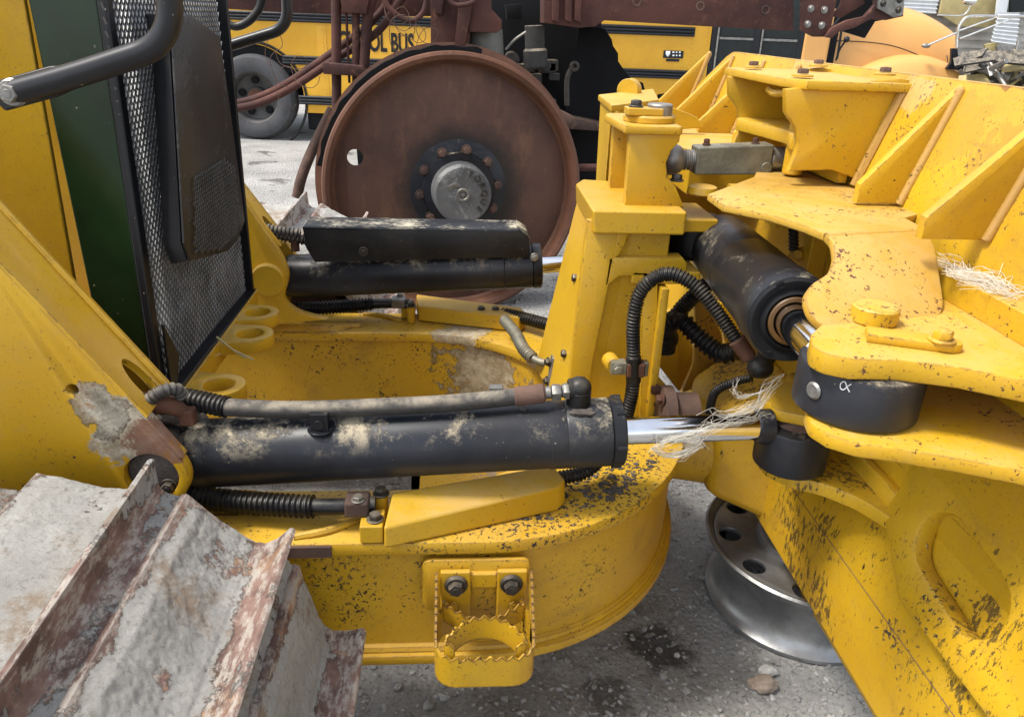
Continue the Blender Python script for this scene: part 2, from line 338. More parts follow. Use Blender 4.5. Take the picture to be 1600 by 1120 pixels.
    def plate(s, pts, vec, holes=(), bev=.003):
        """flat plate through pts, thickness vec, with real holes and softened edges"""
        pts = [V(p) for p in pts]; vec = V(vec); th = vec.length; nz = vec.normalized()
        ex = (pts[1]-pts[0]); ex = (ex-nz*ex.dot(nz)).normalized(); ey = nz.cross(ex); o = pts[0]
        cu = bpy.data.curves.new('t', 'CURVE'); cu.dimensions = '2D'; cu.fill_mode = 'BOTH'
        bev = min(bev, th*.3); cu.extrude = th/2-bev; cu.bevel_depth = bev; cu.bevel_resolution = 1; cu.offset = -bev
        for lp in [pts]+[[V(p) for p in h] for h in holes]:
            sp = cu.splines.new('POLY'); sp.points.add(len(lp)-1); sp.use_cyclic_u = True
            for i, p in enumerate(lp): sp.points[i].co = ((p-o).dot(ex), (p-o).dot(ey), 0, 1)
        ob = bpy.data.objects.new('t', cu); me = bpy.data.meshes.new_from_object(ob)
        s.add([o+ex*v.co.x+ey*v.co.y+nz*(v.co.z+th/2) for v in me.vertices], [list(p.vertices) for p in me.polygons])
        bpy.data.objects.remove(ob); bpy.data.curves.remove(cu); bpy.data.meshes.remove(me)
    def fin(s, name, mat, parent=None, bevel=0, sharp=35, off=None, label=None, flat=False):
        me = bpy.data.meshes.new(name)
        o = V((0, 0, 0))
        q = parent
        while q is not None: o = o+q.location if q.parent is None else o; q = q.parent
        if off is not None: o = V(off)
        me.from_pydata([tuple(v-o) for v in s.v], [], s.f)
        bm = bmesh.new(); bm.from_mesh(me); bmesh.ops.remove_doubles(bm, verts=bm.verts, dist=1e-5)
        bmesh.ops.recalc_face_normals(bm, faces=bm.faces); bm.to_mesh(me); bm.free()
        if not flat: me.shade_smooth(); me.set_sharp_from_angle(angle=math.radians(sharp))
        me.materials.append(mat if not isinstance(mat, str) else M[mat])
        ob = bpy.data.objects.new(name, me); C.objects.link(ob)
        if parent is not None: ob.parent = parent
        elif off is not None: ob.location = off
        if bevel:
            b = ob.modifiers.new('edge', 'BEVEL'); b.width = bevel; b.segments = 2; b.limit_method = 'ANGLE'; b.angle_limit = math.radians(38); b.harden_normals = True
        if label: ob['label'] = label
        return ob
def thing(name, loc, label, cat, group=None, rz=0):
    o = bpy.data.objects.new(name, None); C.objects.link(o); o.location = loc; o.rotation_euler.z = rz
    o['label'] = label; o['category'] = cat
    if group: o['group'] = group
    return o
def rnd(pts, r, n=5):                          # fillet a loop; r number or per-point list
    o = []; N_ = len(pts)
    for i, p in enumerate(pts):
        p = V(p); a = V(pts[i-1]); b = V(pts[(i+1) % N_]); ri = r[i] if isinstance(r, (list, tuple)) else r
        if not ri: o.append(p); continue
        ua = a-p; ub = b-p; ri = min(ri, ua.length*.48, ub.length*.48)
        p0 = p+ua.normalized()*ri; p1 = p+ub.normalized()*ri
        for k in range(n+1):
            t = k/n; o.append(p0*(1-t)**2+p*2*t*(1-t)+p1*t*t)
    return o
def circ(o, ex, ey, r, n=28, r2=None, a0=0, a1=2*math.pi):
    o = V(o); full = abs(a1-a0-2*math.pi) < 1e-6; m = n if full else n+1
    return [o+V(ex)*math.cos(a0+(a1-a0)*k/n)*r+V(ey)*math.sin(a0+(a1-a0)*k/n)*(r2 or r) for k in range(m)]
X, Y, Z = V((1, 0, 0)), V((0, 1, 0)), V((0, 0, 1))
def px(lst, **k): return [P(a, b, **k) for a, b in lst]
YC = 1.79
def mir(p): return V((p[0], 2*YC-p[1], p[2]))
# ================================================================ BULLDOZER
dz = thing('bulldozer', (-.64, YC, 0), 'big yellow tracked bulldozer with black hydraulic cylinders, muddy tracks and front blade, nearest the camera', 'bulldozer')
# ---- main C-shaped push frame
def upath(x0, yo, cx, a, b, e=2.0, n=30):
    pts = [V((x0, YC-yo, 0)), V((cx-.3, YC-yo, 0))]
    for k in range(n+1):
        t = -math.pi/2+math.pi*k/n; c, s_ = math.cos(t), math.sin(t)
        pts.append(V((cx+a*abs(c)**(2/e), YC+b*math.copysign(abs(s_)**(2/e), s_), 0)))
    return pts+[V((cx-.3, YC+yo, 0)), V((x0, YC+yo, 0))]
def at(l, z): return [V((p.x, p.y, z)) for p in l]
OUT = upath(-1.3, .61, .05, .53, .61, 2.05); INN = upath(-1.3, .43, -.14, .42, .43, 2.2)
loop = lambda z, i, j: at(upath(-1.3, .61-i, .05, .53-i, .61-i, 2.05), z)+at(upath(-1.3, .43+j, -.14, .42+j, .43+j, 2.2), z)[::-1]
fr = B(); fr.ext(loop(.322, .022, .012), (0, 0, .25)); cf = fr.fin('push_frame', 'yel_wall', dz, 0)
b = B(); b.plate(loop(.572, 0, 0), (0, 0, .028), bev=.004); b.fin('top_plate', 'yel_nose', cf)
b = B(); b.plate(loop(.30, 0, 0), (0, 0, .022), bev=.003); b.fin('bottom_flange', 'yel_arm', cf)
b = B(); b.tube([p+V((0, 0, .569)) for p in upath(-.9, .592, .05, .512, .592, 2.05)], .006, 8, smooth=False)
b.tube([p+V((0, 0, .325)) for p in upath(-.9, .588, .05, .508, .588, 2.05)], .012, 8, smooth=False); b.fin('weld_bead', 'yel_arm', cf)
b = B(); b.box((-1.3, 1.174, .574), (-.228, 1.181, .598)); b.fin('worn_strip', 'bare', cf, .001)
# arm stub castings on the near and far arm (raised welds and pads)
for sy in (1, -1):
    y = lambda v: YC+(v-YC)*sy; b = B()
    b.tube([(-.30, y(1.20), .602), (-.24, y(1.215), .606), (-.17, y(1.262), .602)], .008, 8)
    b.tube([(-.62, y(1.33), .603), (-.42, y(1.335), .608), (-.30, y(1.30), .602)], .009, 8)
    b.fin('weld_bead', 'yel_arm', cf); b = B()
    b.prism(rnd([V((-.75, y(1.29), .60)), V((-.36, y(1.27), .60)), V((-.30, y(1.30), .60)), V((-.36, y(1.35), .60)), V((-.75, y(1.36), .60))], .02), rnd([V((-.75, y(1.31), .63)), V((-.38, y(1.29), .612)), V((-.33, y(1.30), .61)), V((-.38, y(1.33), .612)), V((-.75, y(1.35), .64))], .02))
    b.fin('weld_pad', 'yel_mud', cf)
# near hose guard cover, tapered folded plate
def hoseguard(sy):
    y = lambda v: YC+(v-YC)*sy; b = B()
    pts = [V((-.125, y(1.235), .655)), V((.20, y(1.345), .672)), V((.235, y(1.30), .655)), V((.225, y(1.285), .603)), V((-.118, y(1.165), .603)), V((-.125, y(1.165), .64))]
    a = [V((-.13, y(1.168), .645)), V((.205, y(1.282), .655)), V((.222, y(1.305), .658)), V((.20, y(1.345), .668)), V((-.12, y(1.252), .665))]
    c = [V((-.13, y(1.160), .602)), V((.205, y(1.274), .602)), V((.226, y(1.303), .602)), V((.20, y(1.350), .602)), V((-.12, y(1.257), .602))]
    if sy < 0: a = [V((q.x, q.y, .652+.012*(i in (0, 1)))) for i, q in enumerate(a)]
    b.prism(c, a); o = b.fin('hose_guard', 'yel_dusty', cf, .006)
    b = B(); b.box((-.175, min(y(1.178), y(1.235)), .602), (-.132, max(y(1.178), y(1.235)), .64)); b.fin('mounting_block', 'yel_clean', o, .003)
    b = B(); b.box((-.205, min(y(1.205), y(1.25)), .64), (-.160, max(y(1.205), y(1.25)), .672)); b.fin('clamp', 'bare' if sy > 0 else 'steel', o, .005)
    b = B(); b.hexbolt((-.180, y(1.218), .672), Z, .010, .008); b.fin('bolt', 'steel', o)
    for q in ((-.148, y(1.20), .64), (-.142, y(1.262), .655)):
        b = B(); b.cyl((q[0], q[1], .60), q, .013, 16); b.fin('boss', 'yel', o)
        b = B(); b.hexbolt(q, Z, .012, .012); b.fin('bolt', 'bolt', o)
    b = B(); b.tube([(-.60, y(1.285), .66), (-.45, y(1.262), .645), (-.30, y(1.235), .648), (-.265, y(1.23), .650)], .023, 18, rib=.22, pitch=.0105); b.fin('ribbed_sleeve', 'rubber', o)
    b = B(); b.tube([(-.50, y(1.27), .645), (-.265, y(1.23), .650), (-.15, y(1.232), .652)], .016, 16); b.fin('hose', 'rubber', o)
hoseguard(1); hoseguard(-1)
b = B(); b.tube([(.13, 1.33, .63), (.20, 1.345, .632), (.27, 1.36, .64), (.32, 1.40, .66)], .016, 14, rib=.18, pitch=.008); b.fin('hydraulic_hose', 'rubber', dz)
# far-side pipes along the nose
b = B(); b.tube([(.15, 2.30, .64), (.22, 2.24, .645), (.30, 2.16, .65), (.33, 2.10, .66)], .020, 16, rib=.2, pitch=.010); b.fin('hydraulic_hose', 'rubber', dz)
b = B(); b.tube([P(788, 500, z=.66), P(806, 522, z=.66), P(818, 545, z=.66), P(833, 560, z=.655)], .018, 16, rib=.22, pitch=.011)
b.tube([P(833, 560, z=.655), P(846, 566, z=.65), P(862, 568, z=.65)], .011, 12)
b.fin('hydraulic_hose', 'zinc', dz)
b = B(); b.box(P(742, 512, z=.60), P(742, 512, z=.60)+V((.09, .045, .055))); fb = b.fin('pipe_bracket', 'yel_dusty', dz, .004)
for q in ((.02, .02, .055), (.065, .02, .055)):
    b = B(); b.hexbolt(P(742, 512, z=.60)+V(q), Z, .010, .009); b.fin('bolt', 'bolt', fb)
b = B(); o = P(862, 575, y=1.85); b.ext([o+V(v) for v in ((-.012, 0, -.045), (.012, 0, -.045), (.016, 0, .035), (-.004, 0, .045))], (0, -.03, 0)); fl = b.fin('hose_flange', 'steel', dz, .005)
for dzz in (-.03, .025):
    b = B(); b.hexbolt(o+V((-.01, -.015, dzz)), -X-Y*.4, .010, .010); b.fin('bolt', 'bolt', fl)
# mud on the nose plate and inside
def clumps(name, spots, mat, parent, seed=3):
    rg = random.Random(seed); b = B()
    for (x, y, z, r) in spots:
        bm = bmesh.new(); bmesh.ops.create_icosphere(bm, subdivisions=3 if r > .02 else 1, radius=1)
        o = V((rg.random()*50, rg.random()*50, 0)); sx, sy_ = rg.uniform(.7, 1.5), rg.uniform(.6, 1.1)
        vs = [V((v.co.x*sx, v.co.y*sy_, v.co.z*.5))*r*(1+.55*mn.noise(v.co*1.6+o)+.25*mn.noise(v.co*5+o))+V((x, y, z)) for v in bm.verts]
        b.add(vs, [[v.index for v in f.verts] for f in bm.faces]); bm.free()
    return b.fin(name, mat, parent, sharp=50)
rg = random.Random(11); sp = []
while len(sp) < 340:
    qx = rg.gauss(860, 90) if len(sp) % 2 else rg.gauss(985, 40); qy = rg.gauss(795-(qx-800)*.2, 26)
    p = P(qx, qy, z=.601)
    if ((p.x-.05)/.5)**2+((p.y-YC)/.58)**2 < .97 and p.x > .12 and p.y < 1.6: sp.append((p.x, p.y, .601, abs(rg.gauss(0, .0026))+.0014))
b = clumps('caked_dirt', sp, 'mudclay_dark', dz); b['kind'] = 'stuff'
# ---- step on the near side of the frame: two bolted legs and a toothed tread
st = B(); yb = 1.175
for x0, x1 in ((-.040, .018), (.068, .126)):
    st.box((x0, yb-.012, .415), (x1, yb, .545))
st.box((-.040, yb-.006, .50), (.126, yb+.012, .535))
stp = st.fin('boarding_step', 'yel_clean', dz, .004)
for x in (-.010, .095):
    b = B(); b.cyl((x, yb-.012, .518), (x, yb-.02, .518), .022, 20); b.hexbolt((x, yb-.018, .518), -Y, .015, .014); b.fin('bolt', 'bolt', stp)
def toothed(path, z0, z1, th, amp, name, slope=0, nper=10):
    """upright strip with a saw-tooth top edge"""
    L = [0]
    for a, c in zip(path, path[1:]): L.append(L[-1]+(c-a).length)
    tot = L[-1]; n = int(tot/.0035); b = B(); rows = []
    for i in range(n+1):
        d = tot*i/n; j = max(k for k in range(len(L)) if L[k] <= d+1e-9); j = min(j, len(path)-2)
        t = (d-L[j])/(L[j+1]-L[j]); p = path[j].lerp(path[j+1], t); tg = (path[j+1]-path[j]).normalized(); nn = V((-tg.y, tg.x, 0)).normalized()
        ph = (d/.020) % 1; tooth = amp*(1-abs(2*ph-1))*1.1
        top = z1+tooth
        rows.append([V((p.x, p.y, z0+p.z))-nn*th/2, V((p.x, p.y, z0+p.z))+nn*th/2, V((p.x, p.y, top+p.z))+nn*th/2, V((p.x, p.y, top+p.z))-nn*th/2])
    for a in rows: b.v += a
    for i in range(len(rows)-1):
        for k in range(4): b.f.append([i*4+k, i*4+(k+1) % 4, (i+1)*4+(k+1) % 4, (i+1)*4+k])
    b.f.append([3, 2, 1, 0]); m = (len(rows)-1)*4; b.f.append([m, m+1, m+2, m+3])
    return b.fin(name, 'yel_clean' if 'x' in name else 'yel_arm', stp, 0, 20)
yt = 1.035
toothed(rnd([V((-.047, yb-.02, .02)), V((-.047, yt, 0)), V((.132, yt, 0)), V((.132, yb-.02, .02))], .042), .392, .452, .005, .010, 'tread')
toothed(rnd([V((-.042, yt+.015, .01)), V((.01, yt+.062, .03)), V((.075, yt+.062, .03)), V((.127, yt+.012, .01))], .03), .415, .460, .004, .010, 'tread_bar')
toothed(rnd([V((-.044, yb-.03, .055)), V((.03, yb-.055, .025)), V((.055, yb-.055, .025)), V((.129, yb-.03, .055))], .02), .398, .432, .004, .010, 'tread_bar')
for x in (-.047, .132):                         # toothed side straps rising to the bolts
    b = B(); n = 18; A = V((x, yt+.03, .455)); Bq = V((x, yb-.012, .545))
    rows = []
    for i in range(n*2+1):
        t = i/(n*2); p = A.lerp(Bq, t); k = .006 if i % 4 in (1, 2) else 0
        rows.append([p+V((-.0025, -k, k*.3)), p+V((.0025, -k, k*.3)), p+V((.0025, .035*(1-t)+.008, -.028)), p+V((-.0025, .035*(1-t)+.008, -.028))])
    for a in rows: b.v += a
    for i in range(len(rows)-1):
        for k in range(4): b.f.append([i*4+k, i*4+(k+1) % 4, (i+1)*4+(k+1) % 4, (i+1)*4+k])
    b.f += [[3, 2, 1, 0], [n*8+k for k in range(4)]]; b.fin('side_strap', 'yel_arm', stp, 0, 20)
stp.location.x += .013
# frame pad behind the step
b = B(); b.plate(rnd([V((-.062, 1.19, .44)), V((.146, 1.19, .44)), V((.146, 1.19, .560)), V((-.062, 1.19, .560))], .02), (0, -.012, 0)); b.fin('mounting_pad', 'yel_arm', cf)
# ---- side frames that carry the lift cylinders
PINN = P(237, 745, y=1.2)
def sideframe(sy):
    y = lambda v: YC+(v-YC)*sy; b = B()
    base = [(-60, 352), (0, 416), (206, 629), (286, 716)]
    pts = [P(a, c, y=1.2) for a, c in base]
    nose = [PINN+V((math.cos(t), 0, math.sin(t)))*.064 for t in [math.radians(d) for d in range(35, -80, -10)]]
    low = [V((PINN.x-.02, 1.2, .58)), V((-1.3, 1.2, .58)), V((-1.3, 1.2, 1.6))]
    full = [V((p.x, y(1.2), p.z)) for p in pts+nose+low]
    cx, cz = P(113, 609, y=1.2).x, P(113, 609, y=1.2).z
    holes = [circ((cx, y(1.2), cz), X, Z, .0095, 20)]
    if sy > 0: holes.append(circ((PINN.x, y(1.2), PINN.z), X, Z, .046, 36))
    b.plate(full, (0, .028*sy, 0), holes, .003)
    o = b.fin('side_frame', 'yel_side' if sy > 0 else 'yel_dusty', dz)
    # sloping box flange behind the ear plate, with the oval hose opening
    d = (pts[2]-pts[1]).normalized(); nrm = V((-d.z, 0, d.x)); nrm = nrm if nrm.z > 0 else -nrm
    wdt = .115; b = B(); s0 = pts[1]-d*1.2; s1 = pts[2]+d*.035
    q = [V((p.x, y(1.2)+.0*sy, p.z)) for p in (s0, s1)]
    f4 = [q[0]+Y*sy*.001, q[1]+Y*sy*.001, q[1]+Y*sy*(wdt-.01), q[0]+Y*sy*wdt]
    oc = P(212, 605, y=1.245); t = (V((oc.x, 0, oc.z))-V((s0.x, 0, s0.z))).dot(d); hc = V((s0.x, 0, s0.z))+d*t; hc.y = y(1.262)
    ov = circ(hc+d*.0, d, Y*sy, .052, 28, .026)
    f4 = [p+nrm*.0035 for p in f4]; ov = [p+nrm*.0035 for p in ov]
    b.plate(f4, -nrm*.014, [ov], .002); b.fin('flange_plate', 'yel_dusty', o)
    b = B(); b.plate([f4[3]-nrm*.0, f4[2]-nrm*.0, f4[2]-nrm*.3+d*.0, f4[3]-nrm*.3], (0, .012*sy, 0), (), .002); b.fin('inner_plate', 'yel', o)
    b = B(); b.tube([f4[3]+nrm*.002, f4[2]+nrm*.002], .006, 8, smooth=False); b.fin('edge_bead', 'yel_dusty', o)
    b = B()
    if sy > 0:
        b.cyl((PINN.x, 1.213, PINN.z), (PINN.x, 1.40, PINN.z), .0455, 36); p_ = b.fin('pivot_pin', 'mudclay_dark', o)
        b = B(); b.hexbolt((PINN.x+.022, 1.213, PINN.z-.026), -Y, .011, .012); b.fin('bolt', 'bolt', p_)
    else:
        b.cyl((PINN.x, y(1.228), PINN.z), (PINN.x, y(1.255), PINN.z), .05, 40, .008); b.fin('pivot_cap', 'yel_dusty', o)
    return o
sfn = sideframe(1); sff = sideframe(-1)
# far side lower ear sweeping into the arm
b = B(); y0 = 2.205; pl = [P(a, c, y=y0) for a, c in ((365, 300), (372, 300), (440, 400), (453, 432), (441, 468), (464, 488), (512, 500), (380, 512))]
b.plate(rnd(pl, [0, 0, .03, .045, .035, .04, 0, 0]), (0, .03, 0)); b.fin('ear_plate', 'yel_dusty', sff)
b = B(); oo = P(420, 436, y=y0); b.cyl(oo, oo-Y*.02, .050, 48, .005); b.fin('pivot_cap', 'yel_dusty', sff)
# lumps of dried mud round the near pin
sp = []
rg = random.Random(4)
for k in range(26):
    a, c = rg.uniform(245, 318), 0
    c = 690+(a-280)*1.0+rg.uniform(-55, 25); p = P(a, c, y=1.33); sp.append((p.x, p.y, p.z, rg.uniform(.010, .028)))
for a, c, r in ((275, 652, .028), (302, 664, .022), (262, 640, .02), (255, 672, .018), (278, 690, .03), (272, 725, .032), (290, 748, .03)):
    p = P(a, c, y=1.31); sp.append((p.x, p.y, p.z, r))
o = clumps('caked_mud', sp, 'mudclay_dark', dz, 9); o['kind'] = 'stuff'
sp = [(*(P(a, c, y=1.3)), r) for a, c, r in ((238, 655, .020), (225, 640, .014), (246, 668, .012))]
o = clumps('caked_mud', sp, 'mudclay', dz, 19); o['kind'] = 'stuff'
# mud in the C-frame pocket corner
sp = [(P(a, c, z=.35).x, P(a, c, z=.35).y, .36, r) for a, c, r in ((690, 600, .05), (720, 610, .06), (750, 612, .05), (705, 612, .05), (770, 600, .04))]
o = clumps('caked_mud', sp, 'mudclay', dz, 5); o['kind'] = 'stuff'
b = B(); b.plate([V((p.x, p.y, .325)) for p in upath(-.1, .44, -.14, .43, .44, 2.2)], (0, 0, -.01)); b.fin('belly_plate', 'yel_mud', cf)
# ---- near lift cylinder
L0, L1, R1 = V((-.497, 1.30, .724)), V((.325, 1.30, .771)), V((.600, 1.305, .778)); ax = (L1-L0).normalized(); Lc = (L1-L0).length
b = B(); b.lathe([(.020, -.055), (.030, -.05), (.052, -.012), (.060, 0), (.0655, .006), (.0655, .035), (.0648, .037), (.0655, .039), (.0655, Lc-.145), (.0670, Lc-.143), (.0670, Lc-.115), (.0658, Lc-.112), (.0670, Lc-.109), (.0670, Lc-.028), (.064, Lc-.026)], L0, ax, 64)
lc = b.fin('lift_cylinder', 'black_dusty', dz, 0, 30)
b = B(); b.lathe([(.064, Lc-.027), (.0675, Lc-.024), (.0675, Lc-.003), (.063, Lc), (.031, Lc+.001), (.030, Lc+.0)], L0, ax, 64)
for k in range(6):
    t = k*math.pi/3; n_ = V((0, math.cos(t), math.sin(t))); o = L1+n_*.066-ax*.022; b.cyl(o, o+ax*.02, .006, 10)
b.fin('gland_ring', 'black', lc)
b = B(); b.cyl(L1-ax*.05, R1, .0268, 48); b.fin('rod', 'chrome', lc)
b = B(); b.cyl(L0-ax*.06+V((0, -.035, 0)), L0-ax*.06+V((0, .045, 0)), .05, 32); b.fin('cylinder_eye', 'mudclay_dark', lc)
hz = [P(352, 636, y=1.285), P(450, 640, y=1.285), P(560, 637, y=1.285), P(700, 630, y=1.285), P(800, 620, y=1.29), P(830, 616, y=1.29)]
b = B(); b.tube(hz, .0165, 20, res=.01); ph = b.fin('pressure_hose', 'rubber_dusty', lc)
b = B(); b.tube([P(225, 628, y=1.33), P(280, 622, y=1.31), P(355, 636, y=1.285)], .0205, 20, rib=.22, pitch=.0095); b.fin('ribbed_sleeve', 'rubber', ph)
b = B(); b.tube([P(200, 655, y=1.245), P(225, 632, y=1.24), P(250, 612, y=1.245), P(275, 608, y=1.26), P(285, 618, y=1.27)], .0125, 16, rib=.2, pitch=.0085); b.fin('ribbed_sleeve', 'rubber_dusty', ph)
b = B(); b.tube([P(222, 632, y=1.26), P(250, 630, y=1.26), P(272, 636, y=1.26), P(292, 648, y=1.27)], lambda t: .023-.011*t, 16); b.box(P(292, 648, y=1.265)-V((.012, .012, .018)), P(292, 648, y=1.265)+V((.014, .014, .012))); b.fin('hose_fitting', 'rust', ph, .003)
e0 = P(905, 608, y=1.30)
b = B(); b.cyl(P(802, 620, y=1.29), P(852, 614, y=1.29), .0185, 24, .004); b.fin('crimp_sleeve', 'bare', ph)
b = B(); b.cyl(P(850, 614, y=1.29), P(862, 613, y=1.29), .012, 16); b.lathe([(.015, 0), (.0165, .003), (.0165, .014), (.015, .017)], P(862, 613, y=1.29), ax, 6); b.cyl(P(876, 611, y=1.295), P(890, 610, y=1.295), .013, 16); b.lathe([(.0145, 0), (.016, .003), (.016, .01), (.0145, .013)], P(880, 611, y=1.295), ax, 6); b.fin('hose_nut', 'steel', ph)
b = B(); b.ball(e0+V((0, 0, .002)), .0235, 24); b.cyl(e0-X*.022, e0, .021, 24); b.cyl(e0-Z*.035, e0, .0235, 24); b.fin('elbow', 'rubber', ph)
o = clumps('caked_dirt', [(e0.x+dx, e0.y-.01+dy, e0.z-.036, r) for dx, dy, r in ((-.02, 0, .014), (.0, -.018, .016), (.02, -.01, .014), (.03, 0, .012), (-.008, -.02, .012), (.012, -.022, .012))], 'mudclay_dark', lc, 6)
b = B(); q = P(500, 660, y=1.268); b.box(q-V((.016, .012, .016)), q+V((.016, .02, .022))); b.cyl(q-Y*.013+Z*.002, q-Y*.016+Z*.002, .010, 16); b.plate(circ(q-Z*.016, X, Y, .024, 20), (0, 0, .004)); b.fin('hose_bracket', 'black', lc, .002)
b = B(); q = P(775, 607, y=1.30); b.box(q-V((.013, .008, .008)), q+V((.013, .008, .006))); b.fin('clip', 'steel', lc, .002)
# rod-end eye between the ears
RE = P(1238, 690, y=1.312); RZ = RE.z
b = B(); b.lathe([(.066, -.050), (.071, -.046), (.072, -.043), (.072, .036), (.070, .041), (.060, .044), (.040, .046)], RE, Z, 56); b.lathe([(.028, 0), (.034, .003), (.036, .03)], V((RE.x-.086, 1.305, .777)), X, 36); b.fin('rod_eye', 'black_dusty', lc)
b = B(); b.lathe([(.048, .035), (.046, .048), (.036, .056), (.034, .062)], RE, Z, 32); b.fin('pin_bush', 'bare', lc)
# ---- far lift cylinder with guard
A0, A1 = P(452, 432, y=2.29), P(845, 415, y=2.29); ax2 = (A1-A0).normalized(); L2 = (A1-A0).length
b = B(); b.lathe([(.05, -.03), (.062, 0), (.066, .008), (.066, L2-.16), (.0675, L2-.158), (.0675, L2-.118), (.066, L2-.116), (.0675, L2-.114), (.0675, L2-.03), (.064, L2-.028)], A0, ax2, 56); fc = b.fin('lift_cylinder', 'black_dusty', dz, 0, 30)
b = B(); b.lathe([(.062, L2-.03), (.070, L2-.026), (.070, L2-.003), (.066, L2), (.03, L2)], A0, ax2, 56); b.fin('gland_ring', 'black', fc)
b = B(); b.cyl(A1-ax2*.04, A1+ax2*.25, .0265, 40); b.fin('rod', 'chrome', fc)
b = B(); yg = 2.225
g = [P(a, c, y=yg) for a, c in ((473, 362), (812, 358), (828, 372), (828, 402), (492, 410), (478, 388))]
g[0].z = g[1].z = (g[0].z+g[1].z)/2+.004
b.plate(g, (0, .012, 0), (), .003)
tp = [g[0], g[1], g[1]+Y*.13, g[0]+Y*.13]; b.plate([p-Z*.008 for p in tp], (0, 0, .008), (), .002)
en = [g[1], g[2], g[2]+Y*.12, g[1]+Y*.12]; b.plate([p-X*.006 for p in en], (g[2]-g[1]).cross(Y).normalized()*.006, (), .002)
gd = b.fin('cylinder_guard', 'guard', fc, 0, 40)
b = B(); q = P(568, 393, y=yg); b.ring(q, -Y, .014, .006, .004); b.cyl(q-Y*.001, q-Y*.006, .006, 12); b.fin('bolt', 'bolt', gd)
b = B(); q = P(835, 402, y=2.23); b.hexbolt(q, -Y, .010, .012); b.fin('bolt', 'steel', gd)
for k, (a, m_) in enumerate((([(398, 352), (430, 360), (470, 366)], 'rubber_dusty'), ([(400, 362), (440, 368), (480, 376)], 'rubber_dusty'), ([(408, 375), (440, 366), (458, 370), (462, 392)], 'rust'))):
    b = B(); b.tube([P(u, v, y=2.29) for u, v in a], .017 if k < 2 else .013, 14, rib=.25 if k < 2 else 0, pitch=.012); b.fin('ribbed_hose', m_, fc)
# ---- radiator guard, hood, handrails
def hxa(a, c, x): return P(a, c, x=x)
hood = B(); q = [P(a, c, x=-.85) for a, c in ((-120, -120), (20, -120), (118, 450), (-40, 330))]
q = [V((-.85, 1.50, 1.9)), V((-.85, 1.715, 1.9)), V((-.85, 1.715, .80)), V((-.85, 1.50, .80))]
hd = B(); a_, b_ = P(38, 0, y=1.56), P(118, 450, y=1.56); d_ = (a_-b_)/(a_.z-b_.z); hd.ext([V((-2.2, 1.56, .6)), b_+d_*(.6-b_.z), b_+d_*(1.9-b_.z), V((-2.2, 1.56, 1.9))], (0, .012, 0)); hood = hd.fin('hood_panel', 'yel_clean', dz, .003)
rg_ = B(); gx = -.60
# near side panel (glossy black) and mouldings
pn = [P(a, c, y=1.50) for a, c in ((48, -60), (158, -60))]; 
rg_.ext([V((-.735, 1.500, 1.75)), V((-.612, 1.500, 1.75)), V((-.612, 1.450, .775)), V((-.70, 1.450, .775))], (0, .015, 0)); gu = rg_.fin('radiator_guard', 'green', dz, .004)
b = B(); b.ext([V((-.613, 1.494, 1.75)), V((-.594, 1.494, 1.75)), V((-.594, 1.444, .775)), V((-.613, 1.444, .775))], (0, .030, 0)); b.fin('corner_post', 'black', gu, .006)
b = B(); b.ext([V((-.735, 1.55, 1.75)), V((-.735, 2.15, 1.75)), V((-.70, 2.13, .765)), V((-.70, 1.50, .775))], (.02, 0, 0)); b.fin('radiator_core', 'core', gu)
b = B(); b.ext([V((-.735, 2.20, 1.75)), V((-.578, 2.20, 1.75)), V((-.578, 2.145, .755)), V((-.735, 2.145, .755))], (0, -.014, 0)); b.fin('side_panel', 'black', gu, .003)
b = B(); b.ext([V((-.612, 1.47, .758)), V((-.572, 1.47, .758)), V((-.572, 2.15, .748)), V((-.612, 2.15, .748))], (0, 0, .018)); b.ext([V((-.72, 1.47, .76)), V((-.60, 1.47, .76)), V((-.60, 2.14, .75)), V((-.72, 2.14, .75))], (0, 0, .006)); b.fin('bottom_sill', 'black', gu, .002)
def expanded(o, ey, ez, wy, wz, cy, cz, inside, x=.004):
    """expanded-metal mesh: tilted strands round staggered diamond holes"""
    b = B(); ny = int(wy/cy)+1; nz = int(wz/cz*2)+1; nrm = ey.cross(ez).normalized(); th = cy*.17
    for j in range(nz):
        for i in range(ny):
            cyy = (i+(.5 if j % 2 else 0))*cy; czz = j*cz/2
            if not inside(cyy, czz): continue
            c0 = o+ey*cyy+ez*czz
            top = c0+ez*cz*.5; bot = c0-ez*cz*.5; l = c0-ey*cy*.5; r_ = c0+ey*cy*.5
            for a_, b_ in ((bot, l), (bot, r_)):
                d = (b_-a_); t = d.normalized(); s_ = nrm.cross(t).normalized()
                for w_ in (s_*th*.5-nrm*x*.35, nrm*x*.6): b.add([a_-w_, b_-w_, b_+w_, a_+w_], [[0, 1, 2, 3]])
    return b
gy0, gy1 = 1.50, 2.14
b = expanded(V((gx+.000, gy0-.02, .76)), Y, Z, .68, .98, .0185, .0225, lambda y, z: True, .0035); b.fin('mesh_screen', 'mesh', gu, flat=True)
# black backing bars and cut corner plate
b = B(); b.ext([V((gx+.012, 1.462, .775)), V((gx+.012, 1.50, .775)), V((gx+.012, 1.53, .83)), V((gx+.012, 1.475, .92))], (.006, 0, 0)); b.fin('corner_plate', 'cover', gu, .002)
b = B(); b.ext([P(a, c, x=gx+.014) for a, c in ((367, 305), (372, 305), (377, 360), (372, 360))], (.004, 0, 0)); b.fin('latch_slot', 'core', gu)
